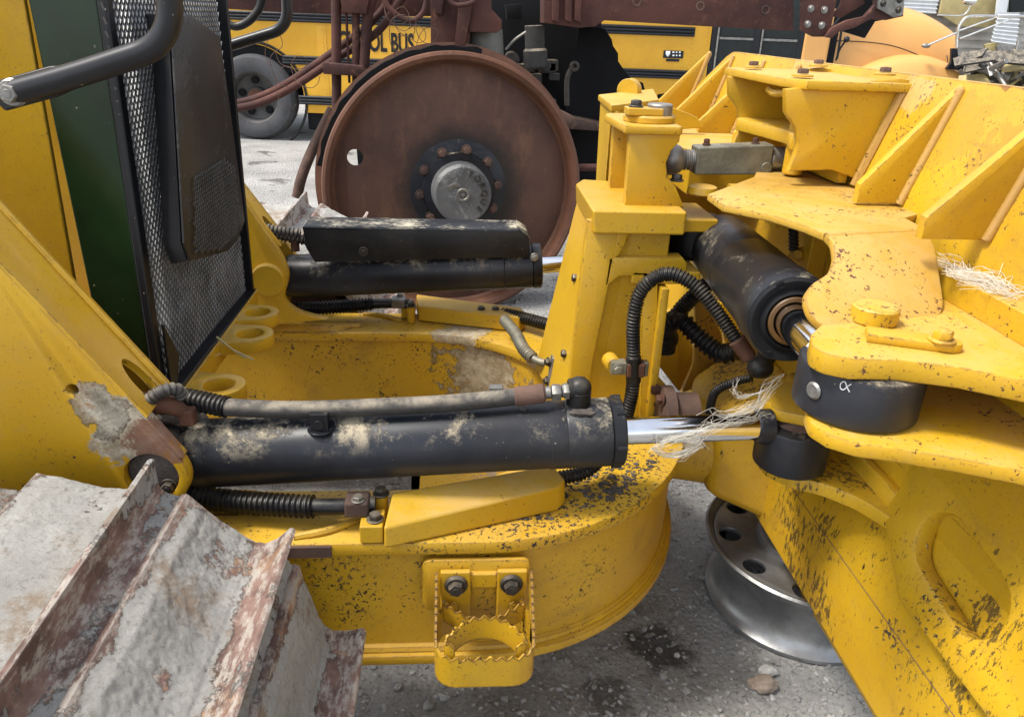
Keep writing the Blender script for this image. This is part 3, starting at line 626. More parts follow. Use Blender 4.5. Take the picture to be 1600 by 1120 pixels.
# fan cover box
fx = -.50; ff = [P(a, c, x=fx) for a, c in ((262, 30), (290, 22), (338, 58), (352, 150), (378, 345), (366, 376), (352, 392), (292, 408), (282, 380))]
bk = [p+V((-.075, .0, 0)) for k, p in enumerate(ff)]
for k, (a_, c_) in ((0, (237, 70)), (8, (256, 385)), (7, (268, 414))): bk[k] = P(a_, c_, x=-.575)
b = B(); b.prism(ff, bk); fbx = b.fin('fan_cover', 'black', gu, .004)
b = B(); b.plate([p+X*.003 for p in ff], (.004, 0, 0), (), .001); fpl = b.fin('cover_face', 'cover', fbx)
lowp = [P(a, c, x=fx+.009) for a, c in ((300, 275), (345, 245), (365, 260), (374, 345), (366, 368), (345, 388), (302, 392))]
def inpoly(y, z, pl):
    r = False; n = len(pl)
    for i in range(n):
        y1, z1, y2, z2 = pl[i].y, pl[i].z, pl[(i+1) % n].y, pl[(i+1) % n].z
        if (z1 > z) != (z2 > z) and y < (y2-y1)*(z-z1)/(z2-z1)+y1: r = not r
    return r
oy, oz = min(p.y for p in lowp), min(p.z for p in lowp)
b = expanded(V((fx+.011, oy, oz)), Y, Z, .5, .35, .014, .017, lambda y, z: inpoly(y+oy, z+oz, lowp), .002); b.fin('perforated_vent', 'vent', fbx, flat=True)
# handrails
def rail(pts, y, r, mat, rx):
    q = [P(a, c, y=y) for a, c in pts]; return rnd([q[0]]+q[1:-1]+[q[-1]], [0]+[rx]*(len(q)-2)+[0], 10)
def mkrail(pl, r, mat):
    b = B(); b.tube(pl, r, 24, smooth=False)
    e = pl[0]; d = (pl[1]-e).normalized()
    b.ext([e-d*.02+Z*.019, e+d*.05+Z*.019, e+d*.085+Z*.012, e+d*.085-Z*.014, e+d*.05-Z*.019, e-d*.02-Z*.019, e-d*.032], (0, .014, 0))
    o = b.fin('handrail', mat, dz, .003)
    b = B(); b.cyl(e-Y*.001, e-Y*.006, .0175, 24); b.hexbolt(e-Y*.005-d*.002, -Y, .012, .011); b.fin('bolt', 'steel', o)
pr_ = [P(a, c, y=1.08) for a, c in ((24, 144), (118, 118), (268, 68), (262, -60))]
mkrail(rnd(pr_, [0, .05, .045, 0], 10), .0158, 'railpaint')
pr_ = [P(a, c, y=2.42) for a, c in ((290, 88), (345, 76), (450, 44), (447, -60))]
mkrail(rnd(pr_, [0, .03, .05, 0], 10), .0158, 'railpaint')
# ---- tie-down bar with ring lugs in front of the grille
b = B(); b.ext([V((-.600, 1.46, .700)), V((-.575, 1.46, .700)), V((-.568, 1.46, .765)), V((-.590, 1.46, .765))], (0, .69, 0)); lb = b.fin('lug_bar', 'yel_dusty', dz, .003)
for a, c, ro in ((402, 487, .056), (390, 520, .058), (342, 600, .056)):
    q = P(a, c, z=.762); b = B(); ri = .033
    ol = circ(q, X, Y, ro, 20, None, -math.pi/2, math.pi/2); ol = [V((-.58, q.y-ro*1.25, q.z))]+[V((q.x-.02, q.y-ro*1.02, q.z))]+ol+[V((q.x-.02, q.y+ro*1.02, q.z)), V((-.58, q.y+ro*1.25, q.z))]
    b.plate(ol, (0, 0, -.034), [circ(q, X, Y, ri, 28)], .004); b.fin('ring_lug', 'yel_dusty', lb)
# ---- tracks
IC = (-.642, .358)
def shoe(mid, dx, side, seed, W=.56):
    rg = random.Random(seed); prof = [(-.098, .392), (-.094, .424), (-.088, .431), (-.078, .429), (-.05, .423), (-.01, .416), (.03, .411), (.056, .412), (.072, .422), (.082, .442), (.086, .463), (.0875, .474), (.091, .477), (.097, .476), (.099, .450), (.102, .425), (.112, .414), (.128, .409), (.146, .405), (.158, .400), (.160, .385)]
    pr = []
    for (a, b_) in zip(prof, prof[1:]):
        L = math.hypot(b_[0]-a[0], b_[1]-a[1]); n = max(1, int(L/.0035))
        for k in range(n): pr.append((a[0]+(b_[0]-a[0])*k/n, a[1]+(b_[1]-a[1])*k/n))
    pr.append(prof[-1]); ny = 190; y0 = 1.125 if side > 0 else 2*YC-1.125; sg = -1 if side > 0 else 1
    cs, sn = math.cos(math.radians(mid)), math.sin(math.radians(mid))
    vs = []; mud = []; np_ = len(pr); off = V((seed*3.7, seed*1.3, 0))
    for j in range(ny+1):
        yy = W*j/ny
        for (s, h) in pr:
            q = V((s, yy, h)); base = -.094 < s < .084; eh = 0
            m = mn.fractal(q*7+off, 1, 2, 4)*.5+.5
            inb = max(0, min(1, (s+.088)/.03))*max(0, min(1, (.082-s)/.03)) if base else 0
            gr = max(0, min(1, (s-.106)/.01)) if s > .1 else 0
            amt = .50*inb*min(1, .45+yy*4) + .30*gr + (.10 if not base and h > .43 else 0)
            mv = m*.75+amt-.12
            lift = max(0, mv-.42)*.016*inb + .004*gr*max(0, mn.fractal(q*30+off, 1, 2, 3))
            rough_ = .0010*mn.fractal(q*60+off, 1, 2, 3)+(.0013*mn.fractal(q*150+off, 1, 2, 2)+.0012*mn.noise(q*30+off)-.008*max(0, mn.noise(q*38+off)-.45) if mv > .42 else 0)
            chip = 0
            if h > .46: chip = -.002*max(0, mn.noise(V((0, yy*40, seed))))
            hh = h+lift+rough_*(.9 if h < .435 else .35)+chip*.5; edge_ = 1
            # softened ends
            en = min(yy, W-yy)
            if en < .006: hh -= (.006-en)*.5
            x = dx+IC[0]+cs*hh+sn*s; z = IC[1]+sn*hh-cs*s
            vs.append(V((x, y0+sg*yy, z))); mud.append(mv)
    nt = len(vs)
    for j in range(ny+1):
        for s in (pr[-1][0], pr[0][0]):
            h = .385; vs.append(V((dx+IC[0]+cs*h+sn*s, y0+sg*W*j/ny, IC[1]+sn*h-cs*s))); mud.append(.1)
    fs = [[j*np_+i, j*np_+i+1, (j+1)*np_+i+1, (j+1)*np_+i] for j in range(ny) for i in range(np_-1)]
    for j in range(ny): fs.append([nt+j*2, nt+j*2+1, nt+j*2+3, nt+j*2+2])
    fs.append([i for i in range(np_)][::-1]); fs.append([ny*np_+i for i in range(np_)])
    me = bpy.data.meshes.new('track_shoe'); o_ = dz.location
    me.from_pydata([tuple(v-o_) for v in vs], [], fs)
    ca = me.color_attributes.new('mud', 'FLOAT_COLOR', 'POINT')
    fl = []
    for m in mud: fl += [m, m, m, 1]
    ca.data.foreach_set('color', fl)
    bm = bmesh.new(); bm.from_mesh(me); bmesh.ops.recalc_face_normals(bm, faces=bm.faces); bm.to_mesh(me); bm.free()
    me.shade_smooth(); me.set_sharp_from_angle(angle=math.radians(55)); me.materials.append(M['track'])
    ob = bpy.data.objects.new('track_shoe', me); C.objects.link(ob); ob.parent = dz
    return ob
for side in (1, -1):
    k = 1
    for mid, dx in (((-9.5, 0), (21.7, 0), (52.5, 0), (83.7, 0), (90, -.232), (90, -.462)) if side > 0 else ((4, 0), (35, 0), (66, 0), (90, -.06), (90, -.29), (90, -.52))):
        shoe(mid, dx, side, k+(20 if side < 0 else 0), .56 if side > 0 else .72); k += 1
    y0 = 1.10 if side > 0 else 2*YC-1.10; sg = -1 if side > 0 else 1
    b = B(); b.cyl((IC[0], y0, IC[1]), (IC[0], y0+sg*.5, IC[1]), .36, 48); b.fin('idler_wheel', 'bare', dz)
    b = B(); b.box((-1.5, min(y0+sg*.14, y0+sg*.38), .06), (-.7, max(y0+sg*.14, y0+sg*.38), .70)); b.fin('track_frame', 'bare', dz, .02)
# stones stuck on the shoe
# ---- tower on the nose
yn, yf = 1.655, 1.93
def trap(x0b, x1b, x0t, x1t, zb, zt): return [V((x0b, yn, zb)), V((x1b, yn, zb)), V((x1t, yn, zt)), V((x0t, yn, zt))]
tw = B()
tw.ext([V((.315, yn+.022, .60)), V((.485, yn+.022, .60)), V((.485, yn+.022, 1.09)), V((.335, yn+.022, 1.09))], (0, yf-yn-.03, 0))
tower = tw.fin('tower', 'yel_clean', dz, .003)
# rear bolted plate: slanted
b = B(); pr_ = [P(915, 348, y=yf), P(951, 352, y=yn+.01), P(893, 640, y=yn+.01), P(905, 668, y=yn+.01), P(848, 610, y=yf), P(862, 560, y=yf)]
pr_ = [V((.312, yf+.03, 1.09)), V((.332, yn+.01, 1.09)), V((.272, yn+.01, .602)), V((.222, yf+.03, .602))]
b.prism(pr_, [p+V((.07, .012, 0)) for p in pr_]); rp = b.fin('rear_plate', 'yel_clean', tower, .006)
pn_ = (pr_[1]-pr_[0]).cross(pr_[2]-pr_[0]).normalized(); pn_ = pn_ if pn_.x < 0 else -pn_
for a, c in ((905, 435), (868, 510), (888, 553)):
    q = PP(a, c, pr_[0], pn_); b = B(); b.hexbolt(q+pn_*.004, pn_, .011, .012); b.fin('bolt', 'bolt', rp)
# near face frame: posts and shelves around two recesses
def nbar(pts, d=.024, nm='frame_rib', m_='yel_clean', y=yn): 
    b = B(); b.plate([P(a, c, y=y) for a, c in pts], (0, d, 0), (), .004); return b.fin(nm, m_, tower)
nbar([(918, 345), (972, 345), (928, 560), (905, 700), (880, 700), (893, 560)])
nbar([(968, 344), (1044, 344), (1040, 352), (985, 358), (976, 384), (967, 400), (955, 408)], .03)
nbar([(951, 402), (1068, 404), (1074, 412), (1072, 436), (1040, 432), (968, 432), (943, 452)], .05)
nbar([(1003, 425), (1028, 430), (1027, 700), (1000, 700)])
b = B(); b.plate([V((.468, yn-.02, .60)), V((.468, yn-.02, .95)), V((.468, yn+.10, .95)), V((.468, yn+.10, .60))], (.018, 0, 0)); b.fin('side_web', 'yel', tower)
b = B(); b.box((.40, yn, .955), (.56, yf, .985)); b.fin('lower_shelf', 'yel_dusty', tower, .004)
# head block
b = B(); z0, z1 = 1.075, 1.128
b.prism([V((.300, yn-.02, z0)), V((.505, yn-.02, z0)), V((.505, yf+.02, z0)), V((.33, yf+.06, z0)), V((.305, yf, z0))], [V((.295, yn-.02, z1)), V((.505, yn-.02, z1)), V((.505, yf+.02, z1)), V((.325, yf+.06, z1)), V((.300, yf, z1))]); hb = b.fin('head_block', 'yel_clean', tower, .006)
# top clevis body with open pocket on its rear face and concave front
ynb = 1.69
o1 = [P(a, c, y=ynb) for a, c in ((985, 206), (1064, 210), (1062, 222), (1049, 236), (1041, 255), (1043, 276), (1056, 292), (1072, 308), (978, 306))]
o1[7].z = o1[8].z = 1.124; b = B(); b.plate(o1, (0, .03, 0), (), .004); cl = b.fin('clevis', 'yel_clean', tower)
b = B(); b.plate([p+Y*.19 for p in o1], (0, .03, 0), (), .004); b.fin('clevis_cheek', 'yel', cl)
b = B(); b.ext([V((.415, ynb+.03, 1.12)), V((.415, ynb+.19, 1.12)), V((.415, ynb+.19, 1.27)), V((.415, ynb+.03, 1.27))], (.018, 0, 0)); b.fin('clevis_web', 'yel', cl, .003)
tz = o1[0].z-.004
tpl = [P(a, c, z=tz+.022) for a, c in ((962, 203), (985, 186), (1066, 190), (1076, 203), (1062, 214), (984, 218))]
tpl = [V((.360, ynb-.012, tz)), V((.365, ynb-.012, tz)), V((.487, ynb-.012, tz)), V((.487, ynb+.23, tz)), V((.365, ynb+.23, tz)), V((.352, ynb+.20, tz))]
b = B(); b.plate(rnd(tpl, .012, 3), (0, 0, .018), (), .004); b.fin('clevis_top', 'yel_dusty', cl)
b = B(); b.cyl((.43, ynb+.075, tz+.016), (.43, ynb+.075, tz+.034), .058, 36, .004); tb = b.fin('pin_boss', 'yel_dusty', cl)
b = B(); q = V((.405, ynb+.05, tz+.034)); b.box(q-V((.035, .022, 0)), q+V((.045, .022, .016))); b.fin('retainer_plate', 'yel_dusty', tb, .003)
b = B(); b.cyl((.448, ynb+.06, tz+.03), (.448, ynb+.06, tz+.058), .028, 30, .003); b.fin('pin', 'steel', tb)
b = B(); b.hexbolt((.392, ynb+.05, tz+.05), Z, .012, .013); b.fin('bolt', 'bolt', tb)
b = B(); b.hexbolt(P(1057, 283, y=1.72), Z, .012, .013); b.fin('bolt', 'bolt', hb)
b = B(); q = P(1098, 296, y=1.74); b.lathe([(.03, -.012), (.036, -.008), (.032, .006), (.028, .008)], q, Z, 28); b.fin('pin_cap', 'yel_dusty', hb)
b = B(); b.box((.42, 1.70, 1.066), (.60, 1.88, 1.096)); b.fin('head_arm', 'yel', hb, .004)
# ribbed hoses beside the tower
def hose(pts, r, m_='rubber', rib=.2, pitch=.009, nm='ribbed_hose'):
    b = B(); b.tube(pts, r, 22, rib=rib, pitch=pitch); return b.fin(nm, m_, dz)
yh = 1.60
h1 = hose([P(a, c, y=yy) for a, c, yy in ((978, 655, yh), (988, 610, yh), (990, 560, yh), (990, 500, yh), (1003, 452, yh), (1040, 428, 1.58), (1080, 442, 1.55), (1115, 480, 1.52), (1160, 545, 1.48))], .0165, pitch=.0078)
b = B(); b.cyl(P(1150, 530, y=1.485), P(1172, 560, y=1.47), .019, 24, .003, .016); b.fin('crimp_sleeve', 'rust', h1)
b = B(); b.cyl(P(1170, 557, y=1.47), P(1180, 566, y=1.465), .012, 6, .001); b.fin('hose_nut', 'steel', h1)
b = B(); q = P(1188, 574, y=1.455); b.ball(q, .026, 28, (1.1, 1, .95)); b.cyl(q, q+V((.03, .03, .03)), .02, 20); b.fin('elbow', 'rubber', h1)
b = B(); q = P(992, 576, y=yh); b.box(q-V((.022, .015, .018)), q+V((.022, .02, .018))); cb = b.fin('hose_clamp', 'rust', h1, .005)
b = B(); q = P(964, 574, y=yh-.002); b.box(q-V((.014, .01, .014)), q+V((.02, .02, .014))); b.hexbolt(q-Y*.01, -Y, .010, .008); b.fin('clamp_plate', 'zinc', cb, .003); b = B(); b.box(P(1008, 575, y=yh)-V((.006, .01, .018)), P(1008, 575, y=yh)+V((.006, .012, .018))); b.fin('clamp_ear', 'zinc', cb, .003); b = B(); b.cyl(q+V((-.004, .012, 0)), q+V((-.01, .05, 0)), .019, 16); b.fin('clamp_spacer', 'yel', cb)
b = B(); b.cyl(P(990, 595, y=yh)-Z*.004, P(990, 555, y=yh), .0175, 20); b.fin('inner_sleeve', 'rubber', cb)
hose([P(a, c, y=yy) for a, c, yy in ((1035, 545, 1.85), (1040, 512, 1.83), (1062, 500, 1.80), (1095, 530, 1.76), (1125, 552, 1.72), (1150, 548, 1.70))], .026, rib=.25, pitch=.014)
hose([P(a, c, y=yy) for a, c, yy in ((1038, 520, 1.85), (1060, 488, 1.84), (1085, 462, 1.82), (1110, 440, 1.8))], .021, rib=.22, pitch=.010)
hose([P(a, c, y=yy) for a, c, yy in ((1108, 645, 1.7), (1118, 612, 1.66), (1150, 596, 1.62), (1175, 590, 1.60))], .011, rib=.2, pitch=.007)
b = B(); q = P(1040, 528, y=1.86); b.ball(q, .035, 20); b.cyl(q, q-Z*.04, .03, 20); b.fin('elbow', 'rubber', dz)
# ---- angle cylinder
N0, F0 = P(1238, 500, d=1.31), P(1124, 383, d=1.87); ay = (N0-F0).normalized(); La = (N0-F0).length
b = B(); b.lathe([(.045, -.02), (.070, -.004), (.0755, .006), (.0765, .02), (.0765, La*.47), (.0759, La*.475), (.0765, La*.48), (.0765, La-.10), (.0785, La-.095), (.0785, La-.012), (.075, La)], F0, ay, 72); ac = b.fin('angle_cylinder', 'black_cyl', dz, 0, 30)
b = B(); b.lathe([(.0755, La-.004), (.071, La+.010), (.068, La+.010), (.056, La+.003), (.048, La+.010), (.046, La+.002), (.030, La+.0)], F0, ay, 64, False)
for t in (.3, 2.3, 4.4):
    u_ = ay.orthogonal().normalized(); v_ = ay.cross(u_); q = F0+ay*(La+.002)+(u_*math.cos(t)+v_*math.sin(t))*.070; b.cyl(q, q+ay*.008, .008, 10)
b.fin('gland_ring', 'dark', ac)
b = B(); b.ring(F0+ay*(La+.001), ay, .043, .034, .010, 48); b.fin('wiper_seal', plain('ochre_seal', (.13, .062, .014), .45), ac)
b = B(); b.cyl(F0+ay*(La-.05), F0+ay*(La+.17), .032, 40); b.fin('rod', 'chrome', ac)
EY = V((.591, .983, .990))
b = B(); b.lathe([(.083, .0), (.087, .003), (.088, .006), (.088, .070), (.086, .074), (.080, .077), (.053, .079)], EY, Z, 64); b.fin('rod_eye', 'black_dusty', ac)
q = P(1262, 612, y=.945)
b = B(); tq = P(1312, 612, y=.90); an = math.atan2(tq.y-EY.y, tq.x-EY.x); mk = B(); mk.tube([V((EY.x, EY.y, 0))+V((math.cos(an+a_), math.sin(an+a_), 0))*.0885+Z*(tq.z+h_) for a_, h_ in ((.09, .006), (.05, .002), (.0, -.005), (-.05, -.004), (-.06, .003), (-.01, .007), (.04, .0), (.09, -.006))], .0008, 6); mk.fin('chalk_mark', 'white', ac); nq = (V((q.x, q.y, 0))-V((EY.x, EY.y, 0))).normalized(); q = V((EY.x, EY.y, q.z))+nq*.087; b.cyl(q, q+nq*.006, .013, 20, .003); b.fin('grease_plug', 'steel', ac)
b = B(); b.lathe([(.062, 0), (.07, .01), (.07, .085), (.062, .095)], V((.58, 1.80, .985)), Z, 40); b.cyl(V((.59, 1.80, 1.03)), F0, .05, 24); b.fin('base_eye', 'rubber', ac, .01)
# ---- tilt link
b = B(); q0, q1 = P(1083, 250, y=1.79), P(1200, 247, y=1.79); dl = (q1-q0).normalized(); up_ = Z
b.prism([q0+V((0, sy, sz)) for sy, sz in ((-.028, -.030), (.028, -.030), (.028, .032), (-.028, .032))], [q1+V((0, sy, sz)) for sy, sz in ((-.028, -.034), (.028, -.034), (.028, .034), (-.028, .034))]); tl = b.fin('tilt_link', 'zinc', dz, .004)
b = B(); b.tube([q0+X*.002, q0-X*.035], .024, 20, rib=.15, pitch=.009); b.fin('threaded_end', 'steel', tl)
b = B(); b.ball(q0-X*.052, .036, 24); b.fin('ball_end', 'steel', tl)
b = B(); b.cyl(q1, q1+X*.06, .027, 24, .004); b.ball(q1+X*.055, .030, 24); b.fin('ball_end', 'steel', tl)
for f_ in (.15, .8):
    b = B(); b.hexbolt(q0.lerp(q1, f_)+V((0, 0, .033)), Z, .007, .012); b.fin('bolt', 'rust', tl)
b = B(); b.cyl(q1+V((-.012, -.029, -.018)), q1+V((-.012, -.032, -.018)), .013, 18); b.fin('side_plug', 'zinc', tl)
# ---- blade
def skx(z):                                    # rear skin profile
    T = [(.28, .80), (.45, .79), (.70, .845), (.95, .835), (1.20, .852), (1.43, .925), (1.6, .98)]
    for (a, b_), (c, d) in zip(T, T[1:]):
        if z <= c: t = (z-a)/(c-a); return b_+(d-b_)*t
    return T[-1][1]
def ztop(y):
    d = abs(y-YC); return 1.425 if d < .94 else max(1.10, 1.425-(d-.94)*.60)
ys = [.25+k*(2*YC-.5)/70 for k in range(71)]; b = B(); nz = 14
for o_ in (0, .022):
    for y in ys:
        for k in range(nz+1):
            z = .75+(ztop(y)-.75)*k/nz; b.v.append(V((skx(z)+o_, y, z)))
S = (nz+1)*len(ys); W_ = nz+1
for s_ in (0, S):
    for i in range(len(ys)-1):
        for k in range(nz): f = [s_+i*W_+k, s_+i*W_+k+1, s_+(i+1)*W_+k+1, s_+(i+1)*W_+k]; b.f.append(f if not s_ else f[::-1])
for i in range(len(ys)-1):
    for k in (0, nz): b.f.append([i*W_+k, (i+1)*W_+k, S+(i+1)*W_+k, S+i*W_+k])
for i in (0, len(ys)-1):
    for k in range(nz): b.f.append([i*W_+k, i*W_+k+1, S+i*W_+k+1, S+i*W_+k])
blade = b.fin('blade', 'yel_skin', dz, 0, 40)
b = B()
for y0_, y1_, zb_ in ((.25, 3.33, 1.0),):
    b.ext([V((skx(.30)+.10, y0_, .16)), V((skx(.30)+.14, y0_, .16)), V((.86, y0_, .76)), V((.845, y0_, .76))], (0, y1_-y0_, 0))
b.fin('lower_moldboard', 'yel', blade)
# diagonal ribs, mirrored about the middle
def rib(y, th=.02, lo=None):
    top = V((skx(1.42)-.002, y, 1.418)); ob_ = V((.742 if y < 1.3 or y > 2.3 else .765, y, 1.235)); 
    pts = [top, ob_, V((ob_.x, y, 1.20)), V((skx(1.2)+.004, y, 1.20)), V((skx(1.3)+.004, y, 1.30)), V((skx(1.415)+.004, y, 1.415))]
    b = B(); b.plate(pts, (0, th, 0), (), .003); r = b.fin('rib', 'yel', blade)
    b = B(); b.tube([V((skx(z)-.002, y-.002, z)) for z in (1.20, 1.3, 1.41)], .0085, 12); b.tube([top+V((-.004, th/2, 0))], .01, 6) if False else None
    b.ball(top+V((-.004, 0, -.012)), .010, 12); b.fin('weld_bead', 'weld', r)
for y in (1.42, 1.155, .89, .62, 2.14, 2.40, 2.68, 2.95): rib(y)
# bracket box for the link
for y, s_ in ((1.60, 1), (1.98, -1)):
    o_ = [(1228, 140), (1400, 122), (1412, 126), (1338, 282), (1300, 266), (1232, 268), (1242, 246), (1248, 222), (1243, 198), (1228, 176)]
    pts = [P(a, c, y=1.60) for a, c in o_]
    for p in pts: p.y = y
    pts[1].x = pts[2].x = .90; pts[3].x = skx(pts[3].z)+.003; pts[2].x = skx(pts[2].z)+.003
    b = B(); b.plate(pts, (0, .022*s_, 0), (), .004); b.fin('bracket_cheek', 'yel', blade)
b = B(); b.tube([V((skx(z)-.004, 1.597, z)) for z in (1.20, 1.3, 1.39)], .011, 8); b.fin('weld_bead', 'weld', blade)
zt_ = 1.39; b = B(); tpn = [P(1241, 136, z=zt_+.02)]
tpl = [V((.672, 2.02, zt_)), V((.672, 1.66, zt_)), V((.70, 1.585, zt_)), V((.918, 1.585, zt_+.012)), V((.918, 2.02, zt_+.012))]
b.plate(tpl, (0, 0, .018), (), .003); tp_ = b.fin('bracket_lid', 'yel_dusty', blade)
for x, y in ((.715, 1.94), (.715, 1.65), (.885, 1.64), (.88, 1.95)):
    b = B(); b.hexbolt((x, y, zt_+.022+(x-.67)*.05), Z, .0115, .011, False); w_b = b.fin('bolt', 'bare', tp_); b = B(); b.cyl((x, y, zt_+.019+(x-.67)*.05), (x, y, zt_+.0235+(x-.67)*.05), .022, 24, .001); b.fin('washer', 'yel_dusty', tp_)
b = B(); b.tube([V((.70, 1.78, 1.375)), V((.69, 1.72, 1.372)), V((.70, 1.68, 1.376))], .008, 10); b.fin('lifting_loop', 'yel_dusty', tp_)
b = B(); sh = [V((.70, 1.62, 1.265)), V((.735, 1.72, 1.265)), V((.715, 1.84, 1.265)), V((.69, 1.96, 1.265)), V((.87, 1.98, 1.265)), V((.87, 1.62, 1.265))]
b.plate(rnd(sh, .03), (0, 0, .03), (), .004); b.fin('bracket_shelf', 'yel_dusty', blade)
b = B(); b.cyl((.76, 1.72, 1.20), (.76, 1.72, 1.33), .022, 20); b.hexbolt((.79, 1.64, 1.295), Z, .016, .02); b.fin('link_pin', 'yel_dusty', blade)
b = B(); b.box((.82, 1.62, 1.20), (.84, 1.98, 1.40)); b.fin('bracket_back', 'yel', blade)
b = B(); b.box((.70, 1.62, 1.10), (.85, 1.96, 1.13)); b.fin('bracket_floor', 'yel', blade)
# hose cover plate over the angle cylinder
zc_ = 1.195
top_o = [P(a, c, z=zc_) for a, c in ((1106, 303), (1178, 276), (1183, 264), (1252, 260), (1290, 262), (1442, 322), (1436, 334), (1414, 340), (1446, 356))]
in_o = [P(a, c, z=zc_) for a, c in ((1288, 364), (1258, 352), (1205, 335), (1130, 320))]
b = B(); b.plate(top_o+in_o, (0, 0, -.014), (), .003); cv = b.fin('cover_plate', 'yel_cover', blade)
A_, B_ = P(1446, 356, z=zc_), P(1288, 364, z=zc_)
lo1, lo2 = P(1476, 482, z=1.106), P(1300, 520, z=1.106); nf = (B_-A_).cross(lo1-A_).normalized(); nf = nf if nf.z > 0 else -nf
fl = [PP(a, c, A_, nf) for a, c in ((1447, 357), (1462, 385), (1476, 478), (1466, 500), (1310, 520), (1290, 512), (1266, 492), (1256, 462), (1268, 443), (1298, 425), (1305, 400), (1302, 378), (1289, 365))]
b = B(); b.plate(rnd(fl, [0, .02, .03, .02, .02, .02, .02, .02, .02, .02, .01, .01, 0], 4), -nf*.014, (), .003); b.fin('cover_flap', 'yel_cover', cv)
b = B(); b.tube([A_.lerp(B_, .02)-Z*.0072, A_.lerp(B_, .985)-Z*.0072], .0072, 14, smooth=False); b.fin('fold', 'yel_cover', cv)
# upper and lower ears for the angle-cylinder pin
b = B(); zu = 1.10
ol = [P(a, c, z=zu) for a, c in ((1266, 522), (1290, 500), (1330, 484), (1400, 470), (1480, 466))]+[V((.875, 1.16, zu)), V((.875, .60, zu))]+[P(a, c, z=zu) for a, c in ((1700, 612), (1599, 593), (1506, 574), (1409, 562), (1330, 560), (1290, 552), (1268, 540))]
b.plate(rnd(ol, [.01]*3+[0]*9+[.01, .01], 3), (0, 0, -.032), (), .004); ue = b.fin('upper_ear', 'yel_scar', blade)
q = P(1364, 502, z=zu)
b = B(); b.cyl(q, q+Z*.026, .034, 48, .003); b.fin('pin_cap', 'yel_scar', ue)
b = B(); a0_, a1_ = P(1352, 528, z=zu), P(1478, 545, z=zu); u_ = (a1_-a0_).normalized(); w_ = V((-u_.y, u_.x, 0))
strip = circ(a1_, u_, w_, .019, 10, None, -math.pi/2, math.pi/2)+[a0_+w_*.019, a0_-w_*.019]; b.plate(strip, (0, 0, .013), (), .003); b.fin('retainer_plate', 'yel', ue)
b = B(); q = P(1471, 533, z=zu+.013); b.hexbolt(q, Z, .0135, .014); b.fin('bolt', 'yel_scar', ue)
b = B(); zl = .988
ol = [P(a, c, z=zl) for a, c in ((1258, 640), (1275, 610), (1330, 590), (1420, 580))]+[V((.86, 1.20, zl)), V((.88, .60, zl))]+[P(a, c, z=zl) for a, c in ((1700, 762), (1600, 735), (1500, 716), (1400, 700), (1340, 692), (1295, 678), (1266, 660))]
b.plate(rnd(ol, [.01, .01]+[0]*10+[.01], 3), (0, 0, -.023), (), .004); le = b.fin('lower_ear', 'yel_scar', blade)
b = B(); q = V((EY.x, EY.y, zl-.023)); b.lathe([(.038, 0), (.038, -.012), (.032, -.018)], q, Z, 30); b.fin('pin_end', 'steel', le)
b = B(); b.lathe([(.040, -.010), (.047, -.014), (.047, -.022), (.036, -.028)], q+V((0, 0, 0)), Z, 30); b.fin('pin_collar', 'yel_mud', le)
# raised ledge behind the ear
b = B(); zl2 = 1.145
a_, b_ = P(1472, 466, z=zu), P(1599, 542, z=zu); d_ = b_-a_; q4 = [V((p.x, p.y, zl2)) for p in (a_-d_*.15, a_, b_, b_+d_*2.5)]; q4 += [V((.875, q4[-1].y, zl2)), V((.875, q4[0].y+.04, zl2))]
b.prism([V((p.x, p.y, zu-.002)) for p in q4], q4); b.fin('ledge', 'yel_ledge', blade, .004)
b = B(); z_ = zl2+.001; b.add([V((x, y, z_)) for x, y in ()], []) if False else None
# inner details under the cover: posts, bolt, hose
b = B(); b.box((.83, 1.45, .80), (.846, 1.62, 1.19)); b.box((.79, 1.62, .80), (.84, 1.66, 1.19)); b.fin('stiffener', 'yel_clean', blade, .004)
q = P(1244, 398, y=1.66)
b = B(); b.cyl(q+V((.05, .02, 0)), q, .016, 16); b.hexbolt(q, V((-.3, -1, .2)), .013, .014); b.cyl(q+V((.045, .0, -.03)), q+V((.045, 0, .03)), .008, 12); b.fin('bolt', 'yel_dusty', blade)
hose([P(1239, 345, y=1.66), P(1240, 368, y=1.66), P(1240, 390, y=1.66)], .012, rib=.2, pitch=.009)
# lower casting: beam with sharp ridge, flange, slots and oval pocket
b = B()
PR = [(.80, .31), (.80, .50), (.812, .56), (.88, .78), (.90, .885)]
def cast_x(z):
    for (a, c), (d, e) in zip(PR, PR[1:]):
        if z <= e: return a+(d-a)*(z-c)/(e-c)
    return PR[-1][0]
sec = [V((x, 0, z)) for x, z in PR]+[V((1.02, 0, .885)), V((1.02, 0, .31))]
b.prism([p+Y*.35 for p in sec], [p+Y*1.74 for p in sec]); bc = b.fin('blade_beam', 'yel_oily', blade, .006)
b = B(); b.tube([V((.802, 1.72, .502)), V((.802, .5, .502))], .0022, 6, smooth=False); b.fin('seam', 'bare', bc)
b = B(); b.prism([p+Y*2.3 for p in sec], [p+Y*3.2 for p in sec]); b.fin('blade_beam', 'yel', blade, .006)
